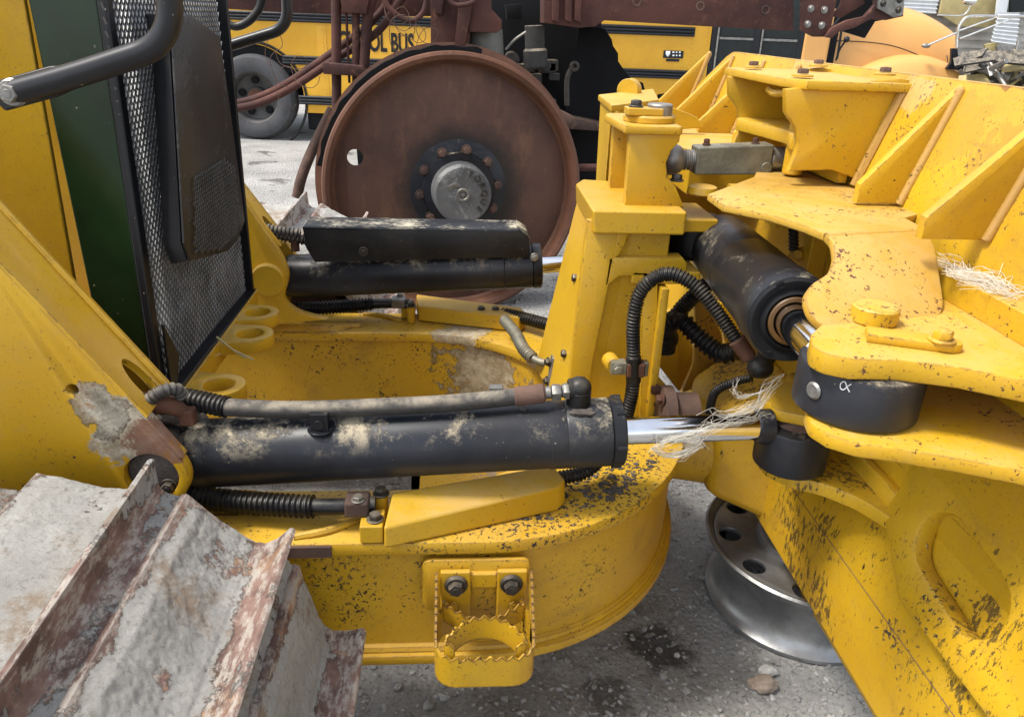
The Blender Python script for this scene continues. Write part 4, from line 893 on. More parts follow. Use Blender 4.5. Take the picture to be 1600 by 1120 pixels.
# flange under the lift-cylinder rod eye, sweeping forward
zf = RZ-.058
ol = [P(a, c, z=zf) for a, c in ((1182, 704), (1200, 726), (1240, 744), (1290, 756), (1340, 776), (1400, 812), (1440, 846), (1452, 852))]+[V((.90, 1.25, zf)), V((.90, 1.50, zf)), V((.78, 1.56, zf)), V((.70, 1.47, zf)), V((.655, 1.40, zf))]
b = B(); b.plate(rnd(ol, [.02, .01]+[0.01]*5+[0]*6, 3), (0, 0, -.030), (), .004); lf = b.fin('lower_flange', 'yel_oily', bc)
zq = RZ+.082
ol = [P(a, c, z=zq) for a, c in ((1190, 615), (1205, 600), (1240, 594), (1290, 596), (1330, 620), (1310, 660), (1262, 650), (1212, 640))]
b = B(); b.plate(rnd(ol, .012, 3), (0, 0, -.024), (), .003); b.fin('upper_flange', 'yel_mud', bc)
b = B(); b.box((.74, 1.42, zf), (.86, 1.52, zq-.02)); b.fin('ear_post', 'yel_mud', bc, .01)
# oval pocket rim and slots, raised on the sloping face
nc = V((-(.78-.56), 0, .88-.812)).normalized(); oc_ = V((.846, 0, .67)); 
def oncast(a, c): return PP(a, c, oc_, nc)
ocn = oncast(1528, 902); d1 = (oncast(1575, 965)-oncast(1485, 838)).normalized(); d2 = nc.cross(d1).normalized(); hl = (oncast(1592, 985)-oncast(1470, 822)).length/2
def slot(o, hl, r, n=12): return circ(o+d1*(hl-r), d1, d2, r, n, None, -math.pi/2, math.pi/2)+circ(o-d1*(hl-r), d1, d2, r, n, None, math.pi/2, 3*math.pi/2)
b = B(); fo = [V((cast_x(z)-.0, y, z)) for y, z in ((1.16, .66), (1.02, .575), (.45, .575), (.45, .858), (1.16, .858))]
fo = [V((oc_.x+(p.z-oc_.z)*(-nc.z/nc.x)*-1*-1, p.y, p.z)) for p in fo]
b.plate(fo, nc*.040, [slot(ocn, hl, .056)], .009); b.fin('cast_face', 'yel_oily', bc)
b = B(); sc1, sc2 = oncast(1330, 700), oncast(1420, 800); m_ = (sc1+sc2)/2; d1 = (sc2-sc1).normalized(); d2 = nc.cross(d1).normalized()
b.plate(slot(m_, .11, .022), nc*.03, (), .006); b.fin('cast_rib', 'yel', bc)
b = B(); b.plate(slot(oncast(1392, 732), .045, .010), nc*.002, (), .0005); b.fin('slot', 'bare', bc)
# swivel mount between nose and blade
b = B(); b.lathe([(.085, 0), (.10, .01), (.105, .05), (.115, .12), (.13, .20), (.14, .30)], V((.53, 1.79, .47)), X, 48); sm = b.fin('swivel_neck', 'yel_oily', dz)
b = B(); b.prism([V((.66, 1.66, .37)), V((.66, 1.92, .37)), V((.66, 1.92, .60)), V((.66, 1.66, .60))], [V((.86, 1.60, .30)), V((.86, 2.02, .30)), V((.86, 2.02, .70)), V((.86, 1.60, .70))]); b.fin('swivel_housing', 'yel_oily', sm, .03)
q = P(1042, 642, y=1.60); b = B(); b.lathe([(.05, 0), (.062, .006), (.062, .03), (.045, .035), (.045, .09)], q-X*.02, X, 32); fg = b.fin('swivel_flange', 'bare', sm)
for t in range(6):
    v_ = V((0, math.cos(t*1.047), math.sin(t*1.047)))*.05; b = B(); b.hexbolt(q+v_-X*.02, -X, .012, .014); b.fin('bolt', 'rust', fg)
# central curved webs behind the tower
def web(pts, y, m_='yel', th=.02, nm='web', r=.03):
    b = B(); b.plate(rnd([P(a, c, y=y) for a, c in pts], r, 4), (0, th, 0), (), .004); return b.fin(nm, m_, blade)
web([(1020, 500), (1056, 480), (1084, 545), (1080, 578), (1062, 614), (1022, 562)], 2.05, 'yel_dusty', r=.015)
web([(1084, 440), (1100, 470), (1130, 526), (1126, 574), (1100, 600), (1064, 616), (1084, 570), (1088, 530)], 1.95, 'yel_cover', r=.02)
web([(1120, 470), (1180, 500), (1180, 600), (1110, 625), (1070, 622), (1120, 590), (1134, 540)], 2.02, 'yel', r=.02)
web([(1150, 470), (1260, 540), (1260, 700), (1120, 700), (1100, 640), (1170, 600)], 1.86, 'yel_mud')
# far post and guard of the other side
pt = P(940, 147, z=1.30); z5 = 1.298
tpx = [P(a, c, z=z5) for a, c in ((935, 148), (956, 165), (1030, 156), (1021, 139))]
b = B(); b.plate(tpx, (0, 0, -.018), (), .003); fp = b.fin('far_guard', 'yel_dusty', blade)
b = B(); b.ext([V((p.x, p.y, z5-.017)) for p in (tpx[1], tpx[2]+V((-.012, 0, 0)), tpx[2]+V((-.012, .012, 0)), tpx[1]+V((0, .012, 0)))], (0, 0, -.25)); b.ext([V((p.x+.008, p.y, z5-.017)) for p in (tpx[0], tpx[1])]+[V((p.x+.02, p.y, z5-.017)) for p in (tpx[1], tpx[0])], (0.01, 0, -.5)); b.fin('guard_wall', 'yel_dusty', fp)
q = P(980, 142, y=2.55); b = B(); b.cyl(q, q+V((.02, .03, 0)), .036, 32, .002); b.fin('pin_cap', 'yel_dusty', fp)
b = B(); b.ext([P(a, c, z=1.2) for a, c in ((985, 205), (1000, 182), (1060, 172), (1150, 185), (1170, 215), (1100, 240))], (0, 0, -.02)); b.ext([P(a, c, y=2.35) for a, c in ((1030, 160), (1088, 182), (1100, 200), (1030, 205))], (0, .02, 0)); b.fin('far_ledge', 'yel_dusty', blade, .003)
b = B(); b.box((.62, 2.05, 1.08), (.84, 2.35, 1.176)); b.fin('far_block', 'yel', blade, .006)
b = B(); b.box((.55, 2.40, .90), (.86, 2.55, 1.04)); b.fin('far_ear', 'yel', blade, .006)
# ---- straw and fibre caught on the machine (things of their own)
def tangle(name, pts, label, cat, m_, grp=None, r=.00036):
    b = B()
    for q in pts: b.tube(q, r, 4, res=.006, cap=False)
    o = b.fin(name, m_, None, off=tuple(pts[0][0])); o['label'] = label; o['category'] = cat
    if grp: o['group'] = grp
    return o
rg = random.Random(21)
def strands(c, n, L, dirn, spread, curl, wander=.01):
    out = []
    for _ in range(n):
        p = V(c)+V((rg.gauss(0, spread[0]), rg.gauss(0, spread[1]), rg.gauss(0, spread[2]))); d = (V(dirn)+V((rg.gauss(0, .4), rg.gauss(0, .15), rg.gauss(0, .35)))).normalized()
        q = [p.copy()]; c_ = V((rg.gauss(0, 1), rg.gauss(0, 1), rg.gauss(0, 1)))*curl
        for k in range(rg.randint(5, 8)):
            d = (d+c_*.25+V((rg.gauss(0, .25), rg.gauss(0, .25), rg.gauss(0, .25)))*.6).normalized(); p = p+d*L*rg.uniform(.1, .2); q.append(p.copy())
        out.append(q)
    return out
def hair(guide, n, j0, j1, rg, fray=.03, part=(0., 1.)):
    g = [V(q) for q in guide]; out = []
    for _ in range(n):
        a = rg.uniform(0, .45); b_ = rg.uniform(.6, 1.0); m_ = 9; q = []; off = V((rg.gauss(0, j0), rg.gauss(0, j0*.5), rg.gauss(0, j0)))
        w1 = V((rg.gauss(0, 1), rg.gauss(0, .5), rg.gauss(0, 1)))*j1; ph = rg.random()*6
        for k in range(m_):
            t = (a+(b_-a)*k/(m_-1))*(len(g)-1); i = min(int(t), len(g)-2); p_ = g[i].lerp(g[i+1], t-i)
            q.append(p_+off+w1*math.sin(ph+k*.9)+V((rg.gauss(0, .0015), rg.gauss(0, .001), rg.gauss(0, .0015))))
        if rg.random() < .35: q.append(q[-1]+V((rg.gauss(0, fray), rg.gauss(0, fray*.4), rg.gauss(-.2*fray, fray*.7))))
        out.append(q)
    return out
yr = 1.262
g1 = [P(a, c, y=yr) for a, c in ((1232, 585), (1205, 605), (1188, 630), (1160, 642), (1128, 652), (1118, 640))]
g2 = [P(a, c, y=yr) for a, c in ((1205, 640), (1165, 655), (1110, 668), (1066, 680), (1030, 694), (1018, 704))]
g3 = [P(a, c, y=yr) for a, c in ((1018, 684), (1026, 704), (1048, 712), (1078, 704), (1096, 690), (1060, 686), (1030, 692))]
g4 = [P(a, c, y=yr) for a, c in ((1152, 585), (1146, 610), (1155, 622), (1190, 612), (1215, 592))]
tangle('fibre_tangle', hair(g1, 26, .005, .006, rg)+hair(g2[:4], 14, .003, .004, rg, .01)+hair(g4, 9, .002, .003, rg, .01), 'pale fibre tangle snagged at the rod end beside the black hose elbow', 'fibre', 'fibre', 'pale plastic fibres caught on the machine')
tangle('fibre_tangle', hair(g3, 34, .005, .006, rg, .012)+hair(g2[2:], 16, .003, .004, rg, .01), 'pale fibre tangle wrapped under the chrome rod above the nose plate', 'fibre', 'fibre', 'pale plastic fibres caught on the machine')
g5 = [V((x, y, zl2+.004)) for x, y in ((.81, 1.22), (.825, 1.17), (.80, 1.13), (.83, 1.09), (.815, 1.04), (.83, 1.02))]
o4 = [[V((min(.848, q.x), q.y, max(zl2+.002, q.z*.5+(zl2+.006)*.5))) for q in s_] for s_ in hair(g5, 60, .010, .014, rg, .03)]
tangle('fibre_tangle', o4, 'pale fibre tangle lying flat on the yellow blade ledge', 'fibre', 'fibre', 'pale plastic fibres caught on the machine')
tangle('straw_stalk', [[P(338, 526, y=1.75), P(362, 545, y=1.74), P(384, 560, y=1.73)], [P(365, 547, y=1.74), P(396, 562, y=1.72)]], 'forked dry straw stalk hanging over the yellow ring lugs', 'straw', 'straw', None, .0022)
tangle('straw_stalk', [[P(314, 570, y=1.70), P(330, 558, y=1.71), P(345, 552, y=1.72)]], 'short green straw stalk leaning on the yellow lug bar', 'straw', 'straw', None, .0015)
# ================================================================ GROUND
gm = B()
def gz(x, y):
    q = V((x, y, 0)); h = .012*mn.fractal(q*2.2, 1, 2, 3)+.006*mn.fractal(q*9, 1, 2, 3)+.006*abs(mn.noise(q*26))+.003*mn.noise(q*60)
    return h*max(0, 1-max(0, y-6)/6) - .004
nx, ny = 190, 190
xs = [-1.6+4.6*i/nx for i in range(nx+1)]; yy_ = [.4+5.6*(j/ny)**1.15 for j in range(ny+1)]
xs = [-80, -20, -6]+xs+[6, 20, 80]; yy_ = [-40, -5]+yy_+[9, 16, 30, 80, 300]
n1 = len(xs)
for y in yy_:
    for x in xs: gm.v.append(V((x, y, gz(x, y) if -1.6 <= x <= 3 and .4 <= y <= 6 else -.004)))
for j in range(len(yy_)-1):
    for i in range(n1-1): gm.f.append([j*n1+i, j*n1+i+1, (j+1)*n1+i+1, (j+1)*n1+i])
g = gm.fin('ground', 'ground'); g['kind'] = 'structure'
rg = random.Random(5); gb = B(); ico = bmesh.new(); bmesh.ops.create_icosphere(ico, subdivisions=1, radius=1)
iv = [v.co.copy() for v in ico.verts]; iff = [[v.index for v in f.verts] for f in ico.faces]; ico.free()
def stone(b, x, y, r, z0=None):
    o = V((rg.random()*90, rg.random()*90, 0)); a = rg.random()*6.3; ca, sa = math.cos(a), math.sin(a); sx, sy_, sz = rg.uniform(.8, 1.4), rg.uniform(.6, 1), rg.uniform(.4, .75)
    z = (gz(x, y) if z0 is None else z0)+r*.15; vs = []
    for v in iv:
        w_ = V((v.x*sx, v.y*sy_, v.z*sz))*r*(1+.5*mn.noise(v*1.3+o)); vs.append(V((x+w_.x*ca-w_.y*sa, y+w_.x*sa+w_.y*ca, z+w_.z)))
    b.add(vs, iff)
for k in range(12000):
    t = rg.random()**1.6; y = .9+4.6*t; x = rg.uniform(-.4, 1.5) if rg.random() < .75 else rg.uniform(-1.5, 2.4)
    r = min(.022, .0032+abs(rg.gauss(0, .0034))+(.012*rg.random() if rg.random() < .03 else 0)); stone(gb, x, y, r)
o = gb.fin('gravel', 'stone', None, 0, 30); o['kind'] = 'stuff'
sb = B()
def rock(a, c, r, m_, label):
    b = B(); p = P(a, c, z=0); bm = bmesh.new(); bmesh.ops.create_icosphere(bm, subdivisions=3, radius=1); o = V((a, c, 0)); vs = []
    for v in bm.verts:
        d = v.co.copy(); q = V((round(d.x*2)/2, round(d.y*2)/2, round(d.z*2)/2)); d = d.lerp(q, .45)
        vs.append(V((d.x*1.2, d.y*.8, d.z*.6))*r*(1+.25*mn.noise(v.co*1.5+o))+V((p.x, p.y, r*.3)))
    b.add(vs, [[v.index for v in f.verts] for f in bm.faces]); bm.free()
    q = b.fin('rock', m_, None, 0, 30, off=(p.x, p.y, 0)); q['label'] = label; q['category'] = 'rock'
rock(1192, 1072, .030, plain('tan_rock', (.34, .27, .21), .9, 0, .4, 30, .003), 'tan angular rock on the gravel left of the blade beam')
rock(1198, 1050, .019, plain('pale_rock', (.55, .54, .50), .9, 0, .3, 30, .003), 'small pale stone flake touching the tan rock')
# ================================================================ LOOSE WHEEL
rc = V((.99, 1.70, 0)); Rr = .30
wr = thing('wheel_rim', tuple(rc), 'silver aluminium truck wheel rim with round hand holes lying on the gravel under the blade', 'wheel rim')
tilt = V((.01, -.02, 1)).normalized()
b = B(); o0 = rc+Z*.0
b.lathe([(.245, .0), (.262, .004), (.262, .014), (.254, .020), (.242, .035), (.236, .06), (.233, .11), (.250, .150), (.270, .178), (.287, .196), (.290, .206), (.284, .212), (.275, .208), (.266, .196), (.262, .188)], o0, tilt, 96, False)
b.lathe([(.243, .0), (.236, .03), (.229, .08), (.226, .16)], o0, tilt, 96, False)
rb = b.fin('rim_barrel', 'alu', wr, 0, 30)
# disc with ten real hand holes
hole = []; ex = tilt.orthogonal().normalized(); ey = tilt.cross(ex); oc2 = rc+tilt*.182
hole = [circ(oc2+(ex*math.cos(t)+ey*math.sin(t))*.222, ex*math.cos(t)+ey*math.sin(t), -ex*math.sin(t)+ey*math.cos(t), .030, 20) for t in [2*math.pi*(k+.5)/10 for k in range(10)]]
b = B(); b.plate(circ(oc2, ex, ey, .264, 90), tilt*.014, [circ(oc2, ex, ey, .110, 48)]+hole, .003); b.fin('wheel_disc', 'alu', wr)
b = B(); b.lathe([(.150, .0), (.145, .03), (.120, .05), (.100, .052), (.098, .0)], oc2, tilt, 64, False); b.fin('hub_face', 'alu', wr)
for k in range(10):
    t = 2*math.pi*k/10; q = oc2+(ex*math.cos(t)+ey*math.sin(t))*.125+tilt*.045; b = B(); b.cyl(q, q+tilt*.003, .012, 16); b.fin('stud_hole', 'dark', wr)
# ================================================================ RUSTY MACHINE
WC = V((-.010, 4.15, .652))
rm = thing('rusty_machine', (WC.x, WC.y+.4, 0), 'rusty brown machine frame carried on a huge plain steel drum wheel, behind the bulldozer', 'machine')
wa = V((.12, -1, .035)).normalized()
b = B(); R = .695; R2 = .735
b.lathe([(R-.075, -.085), (R-.055, -.06), (R-.050, -.005), (R-.040, .012), (R-.020, .022), (R-.006, .016), (R, .0), (R-.004, -.02), (R-.022, -.034), (R-.03, -.06), (R-.03, -.17), (R+.0, -.18), (R2, -.19), (R2-.004, -.205), (R-.05, -.20)], WC, wa, 128, False)
wh = b.fin('drum_wheel', 'rust_lip', rm, 0, 30)
ex = wa.cross(Z).normalized(); ex = -ex if ex.x < 0 else ex; ey = -wa.cross(ex); ey = ey if ey.z > 0 else -ey
dc = WC-wa*.075
hq = P(555, 245, y=4.2); hq = dc+ex*(hq-dc).dot(ex)+ey*(hq-dc).dot(ey)
b = B(); b.plate(circ(dc, ex, ey, R-.052, 120), -wa*.015, [circ(hq, ex, ey, .042, 32)], .002); b.fin('wheel_disc', 'rust_disc', wh)
# rubber band of the drum, torn
b = B(); rg = random.Random(2)
for k in range(150):
    t = math.radians(78+k*.62); r1 = R-.006+.012*mn.noise(V((k*.11, 0, 0)))
    for dd in (-.040, -.165-.02*mn.noise(V((k*.15, 3, 0)))): 
        for rr_ in (R-.035, r1+.03): b.v.append(WC+wa*dd+(ex*math.cos(t)+ey*math.sin(t))*rr_)
    if k:
        o = k*4
        for a, c in ((0, 1), (1, 3), (3, 2), (2, 0)): b.f.append([o-4+a, o-4+c, o+c, o+a])
b.fin('rubber_band', 'cloth', wh)
hc_ = P(720, 300, y=4.12); hc_ = dc+ex*(hc_-dc).dot(ex)+ey*(hc_-dc).dot(ey)
b = B(); b.lathe([(.262, .001), (.255, .004), (.20, .02), (.195, .055), (.10, .06)], hc_, wa, 64); hub = b.fin('hub', 'black_dusty', wh)
b = B(); b.lathe([(.155, .05), (.155, .10), (.146, .104), (.146, .15), (.152, .152), (.152, .19), (.140, .20), (.05, .203)], hc_, wa, 56); b.fin('hub_cap', 'hubcap', hub)
b = B(); b.ring(hc_+wa*.2, wa, .035, .022, .008, 28); b.cyl(hc_+wa*.2, hc_+wa*.206, .010, 16); b.plate([hc_+wa*.202+ex*a+ey*c for a, c in ((-.085, .045), (-.035, .07), (-.022, .045), (-.072, .02))], wa*.004); b.fin('cap_detail', 'steel', hub)
for k in range(10):
    t = 2*math.pi*(k+.2)/10; q = hc_+wa*.05+(ex*math.cos(t)+ey*math.sin(t))*.212; b = B(); b.hexbolt(q-wa*.02, wa, .021, .03); b.fin('bolt', 'bare', hub)
def text(body, size, o, exx, eyy, mat, parent, name='lettering', ext_=.0008, font_shear=0, align='CENTER', bold=.0):
    cu = bpy.data.curves.new('t', 'FONT'); cu.body = body; cu.size = size; cu.extrude = ext_; cu.align_x = align; cu.align_y = 'CENTER'; cu.offset = bold; cu.shear = font_shear
    ob = bpy.data.objects.new('t', cu); me = bpy.data.meshes.new_from_object(ob); n = exx.cross(eyy)
    b = B(); b.add([V(o)+exx*v.co.x+eyy*v.co.y+n*v.co.z for v in me.vertices], [list(p.vertices) for p in me.polygons])
    bpy.data.objects.remove(ob); bpy.data.curves.remove(cu); bpy.data.meshes.remove(me)
    return b
tb_ = B()
for k, ch in enumerate('TORQUE'):
    t = math.radians(70-22*k); rad = ex*math.cos(t)+ey*math.sin(t); tn = ex*math.sin(t)-ey*math.cos(t)
    q = text(ch, .046, hc_+wa*.2035+rad*.112, tn, rad, None, hub, ext_=.002); tb_.add(q.v, q.f)
tb_.fin('lettering', 'bolt', hub)
# frame: beams built in their real planes
def slab(parent, name, pts, y, th, m_, r=0, bev=.004, holes=()):
    q = [P(a, c, y=y) for a, c in pts]; q = rnd(q, r) if r else q
    b = B(); b.plate(q, (0, th, 0), holes, bev); return b.fin(name, m_, parent)
yb_ = 4.55
slab(rm, 'cross_beam', [(250, -60), (250, 12), (350, 14), (440, 20), (590, 26), (700, 26), (700, -60)], yb_+.25, .15, 'rust_red')
slab(rm, 'leg_post', [(673, -60), (743, -60), (736, 40), (732, 80), (700, 100), (673, 85)], yb_-.15, .22, 'rust_red')
slab(rm, 'post_flange', [(724, -60), (746, -60), (735, 30), (722, 90), (708, 90)], yb_-.19, .04, 'rust_red')
slab(rm, 'gusset', [(745, -60), (768, -60), (768, 15), (784, 32), (784, 46), (776, 52), (732, 50)], yb_-.17, .03, 'rust_red', .0)
slab(rm, 'small_bracket', [(684, -20), (695, -20), (690, 24), (680, 20)], yb_-.20, .05, 'rust_red')
b = B(); b.cyl(P(757, 48, y=yb_), P(760, 110, y=yb_), .10, 28); b.fin('grey_pipe', plain('grey_pipe', (.16, .16, .14), .6, .2, .5, 6, .003, .3), rm)
mb = slab(rm, 'main_beam', [(850, -70), (850, 36), (905, 44), (930, 42), (945, 32), (1080, 40), (1240, 49), (1240, -70)], yb_-.10, .22, 'rust_red')
for a in (865, 885, 900):
    slab(mb, 'beam_rib', [(a, -60), (a+10, -60), (a+8, 36), (a-2, 32)], yb_-.13, .03, 'rust_red')
for a, c in ((995, 3), (1094, 10), (1196, 16)):
    b = B(); q = P(a, c, y=yb_-.10); b.ring(q, -Y, .024, .015, .004); b.fin('slot_hole', 'bare', mb)
bp = slab(mb, 'end_plate', [(1256, -70), (1318, -70), (1308, 0), (1298, 48), (1290, 58), (1272, 58), (1252, 48)], yb_-.13, .03, 'rust_red')
for a, c in ((1267, 14), (1288, 16), (1262, 38), (1284, 40)):
    b = B(); b.hexbolt(P(a, c, y=yb_-.13), -Y, .014, .012); b.fin('bolt', 'steel', bp)
slab(rm, 'bent_arm', [(1290, 58), (1300, 44), (1325, 32), (1352, 26), (1368, 8), (1374, -70), (1412, -70), (1412, 26), (1385, 32), (1362, 30), (1335, 44), (1312, 50), (1300, 60)], yb_-.16, .04, 'rust_red')
slab(rm, 'side_bar', [(1300, 26), (1316, 28), (1352, 6), (1345, -20), (1322, -20), (1314, 10)], yb_-.1, .03, 'rust_red')
slab(rm, 'dark_plate', [(1300, 44), (1352, 60), (1368, 34), (1412, 26), (1412, -40), (1350, -40), (1320, 20)], yb_, .03, 'dark')
ap = slab(rm, 'arm_plate', [(1376, -40), (1416, -40), (1412, 24), (1398, 28), (1372, 14)], yb_-.19, .02, 'steel')
for a, c in ((1380, 6), (1404, 16), (1406, 0)):
    b = B(); b.hexbolt(P(a, c, y=yb_-.19), -Y, .013, .010); b.fin('bolt', 'bolt', ap)
# black machinery between the post and the beam
dk = slab(rm, 'engine_block', [(765, -60), (940, -60), (940, 300), (905, 330), (780, 120), (740, 90)], yb_+.35, .5, 'dark')
tarp = [(905, 40), (945, 45), (956, 62), (958, 72), (966, 84), (966, 96), (974, 108), (985, 122), (1005, 130), (1010, 150), (1010, 210), (930, 330), (900, 330), (880, 200)]
slab(rm, 'black_flap', tarp, yb_+.12, .02, 'cloth', 0, .002)
tr = [(1028, 148), (1046, 146), (1056, 154), (1060, 168), (1066, 190), (1028, 190)]
slab(rm, 'black_flap', tr, yb_+.12, .02, 'cloth', .01, .002)
b = B(); q0, q1 = P(835, 40, y=yb_+.1), P(836, 90, y=yb_+.1); b.cyl(q0, q1, .055, 24); b.cyl(P(836, 76, y=yb_+.08), P(837, 108, y=yb_+.08), .068, 24, .012); b.fin('steering_column', 'rubber_dusty', dk)
b = B(); b.tube([P(897, 104, y=yb_), P(890, 112, y=yb_), P(886, 128, y=yb_), P(886, 165, y=yb_)], .015, 10); b.ring(P(897, 104, y=yb_-.02), -Y, .028, .012, .02, 20); b.fin('dark_lever', 'bolt', dk)
b = B(); b.tube([P(790, 78, y=yb_), P(805, 62, y=yb_), P(822, 50, y=yb_)], .007, 8); b.fin('thin_cable', 'steel', dk)
rg = random.Random(31)
for k in range(16):
    a, c = rg.uniform(790, 880), rg.uniform(90, 175)
    if a < 790+(c-90)*.8: continue
    b = B(); q = P(a, c, y=yb_+.2); s_ = rg.uniform(.025, .06)
    if k % 2: b.box(q-V((s_, .02, s_*.6)), q+V((s_, .1, s_*.6)))
    else: b.cyl(q, q-Y*.12, s_*.7, 14)
    b.fin('engine_fitting', 'rubber_dusty' if k % 3 else 'bolt', dk, .004)
slab(rm, 'dark_backing', [(556, 222), (660, 215), (670, 275), (560, 268)], 4.52, .04, 'dark')  # dark slab added behind the disc hole to blacken part of it
slab(rm, 'fuel_tank', [(790, 8), (815, 6), (815, 30), (792, 30)], yb_+.2, .1, 'dark')
b = B(); b.cyl(P(905, 262, y=yb_-.05), P(955, 262, y=yb_-.05), .022, 14); b.fin('axle_rod', 'rust_red', rm)
slab(rm, 'axle_beam', [(860, 165), (900, 185), (950, 195), (950, 206), (890, 202), (850, 190)], yb_-.05, .15, 'bare')
# upright pipes and foot bracket to the left of the wheel
for (a0, c0, a1, c1, r) in ((525, -60, 526, 172, .026), (556, -60, 556, 130, .020), (575, 20, 567, 125, .028), (541, 20, 546, 130, .007)):
    b = B(); b.cyl(P(a0, c0, y=yb_-.1), P(a1, c1, y=yb_-.1), r, 18); b.fin('upright_pipe', 'rust_red', rm)
slab(rm, 'pipe_bracket', [(503, 98), (566, 104), (575, 116), (562, 120), (505, 116)], yb_-.2, .10, 'rust_red')
slab(rm, 'pipe_plate', [(525, -40), (585, -40), (572, 22), (535, 20)], yb_-.16, .10, 'rust_red')
b = B(); b.tube([P(575, 20, y=yb_-.1), P(582, -5, y=yb_-.1), P(590, -60, y=yb_-.1)], .028, 14); b.fin('upright_pipe', 'rust_red', rm)
b = B(); b.tube([P(350, 166, y=yb_), P(400, 154, y=yb_), P(450, 130, y=yb_), P(520, 82, y=yb_), P(575, 40, y=yb_), P(605, 5, y=yb_), P(620, -40, y=yb_)], .021, 14); b.fin('rusty_hose', 'rust_red', rm)
b = B(); b.tube([P(350, 172, y=yb_-.04), P(400, 163, y=yb_-.04), P(455, 138, y=yb_-.04), P(525, 92, y=yb_-.04), P(590, 50, y=yb_-.04), P(640, -20, y=yb_-.04)], .021, 14); b.fin('rusty_hose', 'rust_red', rm)
b = B(); b.tube([P(590, -20, y=yb_-.2), P(610, 15, y=yb_-.2), P(640, 33, y=yb_-.2), P(662, 18, y=yb_-.2), P(668, -20, y=yb_-.2)], .014, 12); b.fin('rusty_hose', 'rust_red', rm)
b = B(); b.tube([P(345, 18, y=yb_), P(352, 34, y=yb_), P(368, 42, y=yb_), P(388, 34, y=yb_), P(405, 14, y=yb_), P(410, -10, y=yb_)], .022, 12); b.fin('black_hose', 'rubber', rm)
b = B(); b.tube([P(464, 308, y=4.5), P(472, 275, y=4.5), P(488, 235, y=4.55), P(520, 170, y=4.6)], .030, 12); b.fin('bent_pipe', 'bare', rm)
b = B(); b.tube([P(690, -30, y=4.3), P(705, 4, y=4.3), P(725, 8, y=4.3), P(745, -2, y=4.3), P(750, -30, y=4.3)], .012, 10); b.fin('rusty_hose', 'rust_red', rm)
rg = random.Random(8); ws = []
for k in range(9):
    a, c = rg.choice(((600, 10), (640, 60), (540, 130), (530, 190), (430, 80), (1305, 90), (650, 30))); p = P(a, c, y=yb_-.25); q = [p]; t0 = rg.random()*6
    for j in range(rg.randint(6, 16)): t0 += rg.uniform(.3, 1.1); p = p+V((math.cos(t0)*.04+.004, rg.gauss(0, .01), math.sin(t0)*.045-.012)); q.append(p)
    ws.append(q)
b = B()
for q in ws: b.tube(q, .0018, 5, res=.012)
b.fin('loose_wires', 'bare', rm)['kind'] = 'stuff'
# ================================================================ SCHOOL BUS
BA = math.radians(6.1); O = P(405, 217, z=0); e1 = V((math.cos(BA), -math.sin(BA), 0)); e2 = V((math.sin(BA), math.cos(BA), 0))
bus = thing('school_bus', tuple(O), 'yellow school bus with black rails and dark doors parked behind the rusty machine', 'bus', None, -BA)
BO = V(O)
def bl(a, c, d=0):                              # point on the bus side plane, in bus coordinates
    p = PP(a, c, BO+e2*d, e2)-BO; return V((p.dot(e1), p.dot(e2), p.z))
def bfin(b, name, m_, par=None, bevel=0, **k):
    o = b.fin(name, m_, None, bevel, **k); o.parent = par or bus; return o
x1 = bl(1106, 100).x; x0 = -2.6
b = B(); arch = circ((0, 0, .5), X, Z, .62, 20, None, math.pi, 0)
side = [V((x0, 0, .34))]+[V((-.62, 0, .34))]+arch[1:-1]+[V((.62, 0, .34)), V((x1, 0, .34)), V((x1, 0, 2.75)), V((x0, 0, 2.75))]
b.plate(side, (0, .06, 0), (), .01); body = bfin(b, 'bus_side', 'bus')
b = B(); b.box((x0, .07, .8), (x1+1.5, 2.3, 2.75)); bfin(b, 'bus_cabin', 'dark', None)
b = B(); b.box((x0, .3, .45), (x1+2.5, 2.0, .8)); bfin(b, 'chassis', 'dark')
def rail_(a0, a1, c0, c1, ax0=None, ax1=None):
    za, zb = bl((a0+a1)/2, c0).z, bl((a0+a1)/2, c1).z; xa, xb = ax0 if ax0 is not None else bl(a0, c0).x, ax1 if ax1 is not None else bl(a1, c0).x
    b = B(); n = 3; h = (za-zb)
    b.box((xa, -.012, zb), (xb, 0, za))
    for k in range(3): b.tube([V((xa+.02, -.016, zb+h*(k+.5)/3)), V((xb-.02, -.016, zb+h*(k+.5)/3))], h/6.5, 10, smooth=False)
    bfin(b, 'rub_rail', 'bus_rail', body, .006)
rail_(640, 660, 27, 42, x0, bl(1086, 50).x); rail_(655, 675, 95, 109, bl(440, 85).x, bl(1078, 112).x); rail_(480, 500, 150, 164, bl(466, 155).x, x1-.05)
b = B(); xw = bl(600, 20).x
for k in range(6):
    xx = x0+.2+k*1.15; b = B(); b.plate(rnd([V((xx, -.005, 1.62)), V((xx+1.0, -.005, 1.62)), V((xx+1.0, -.005, 2.35)), V((xx, -.005, 2.35))], .05), (0, .02, 0)); bfin(b, 'window', 'glass', body)
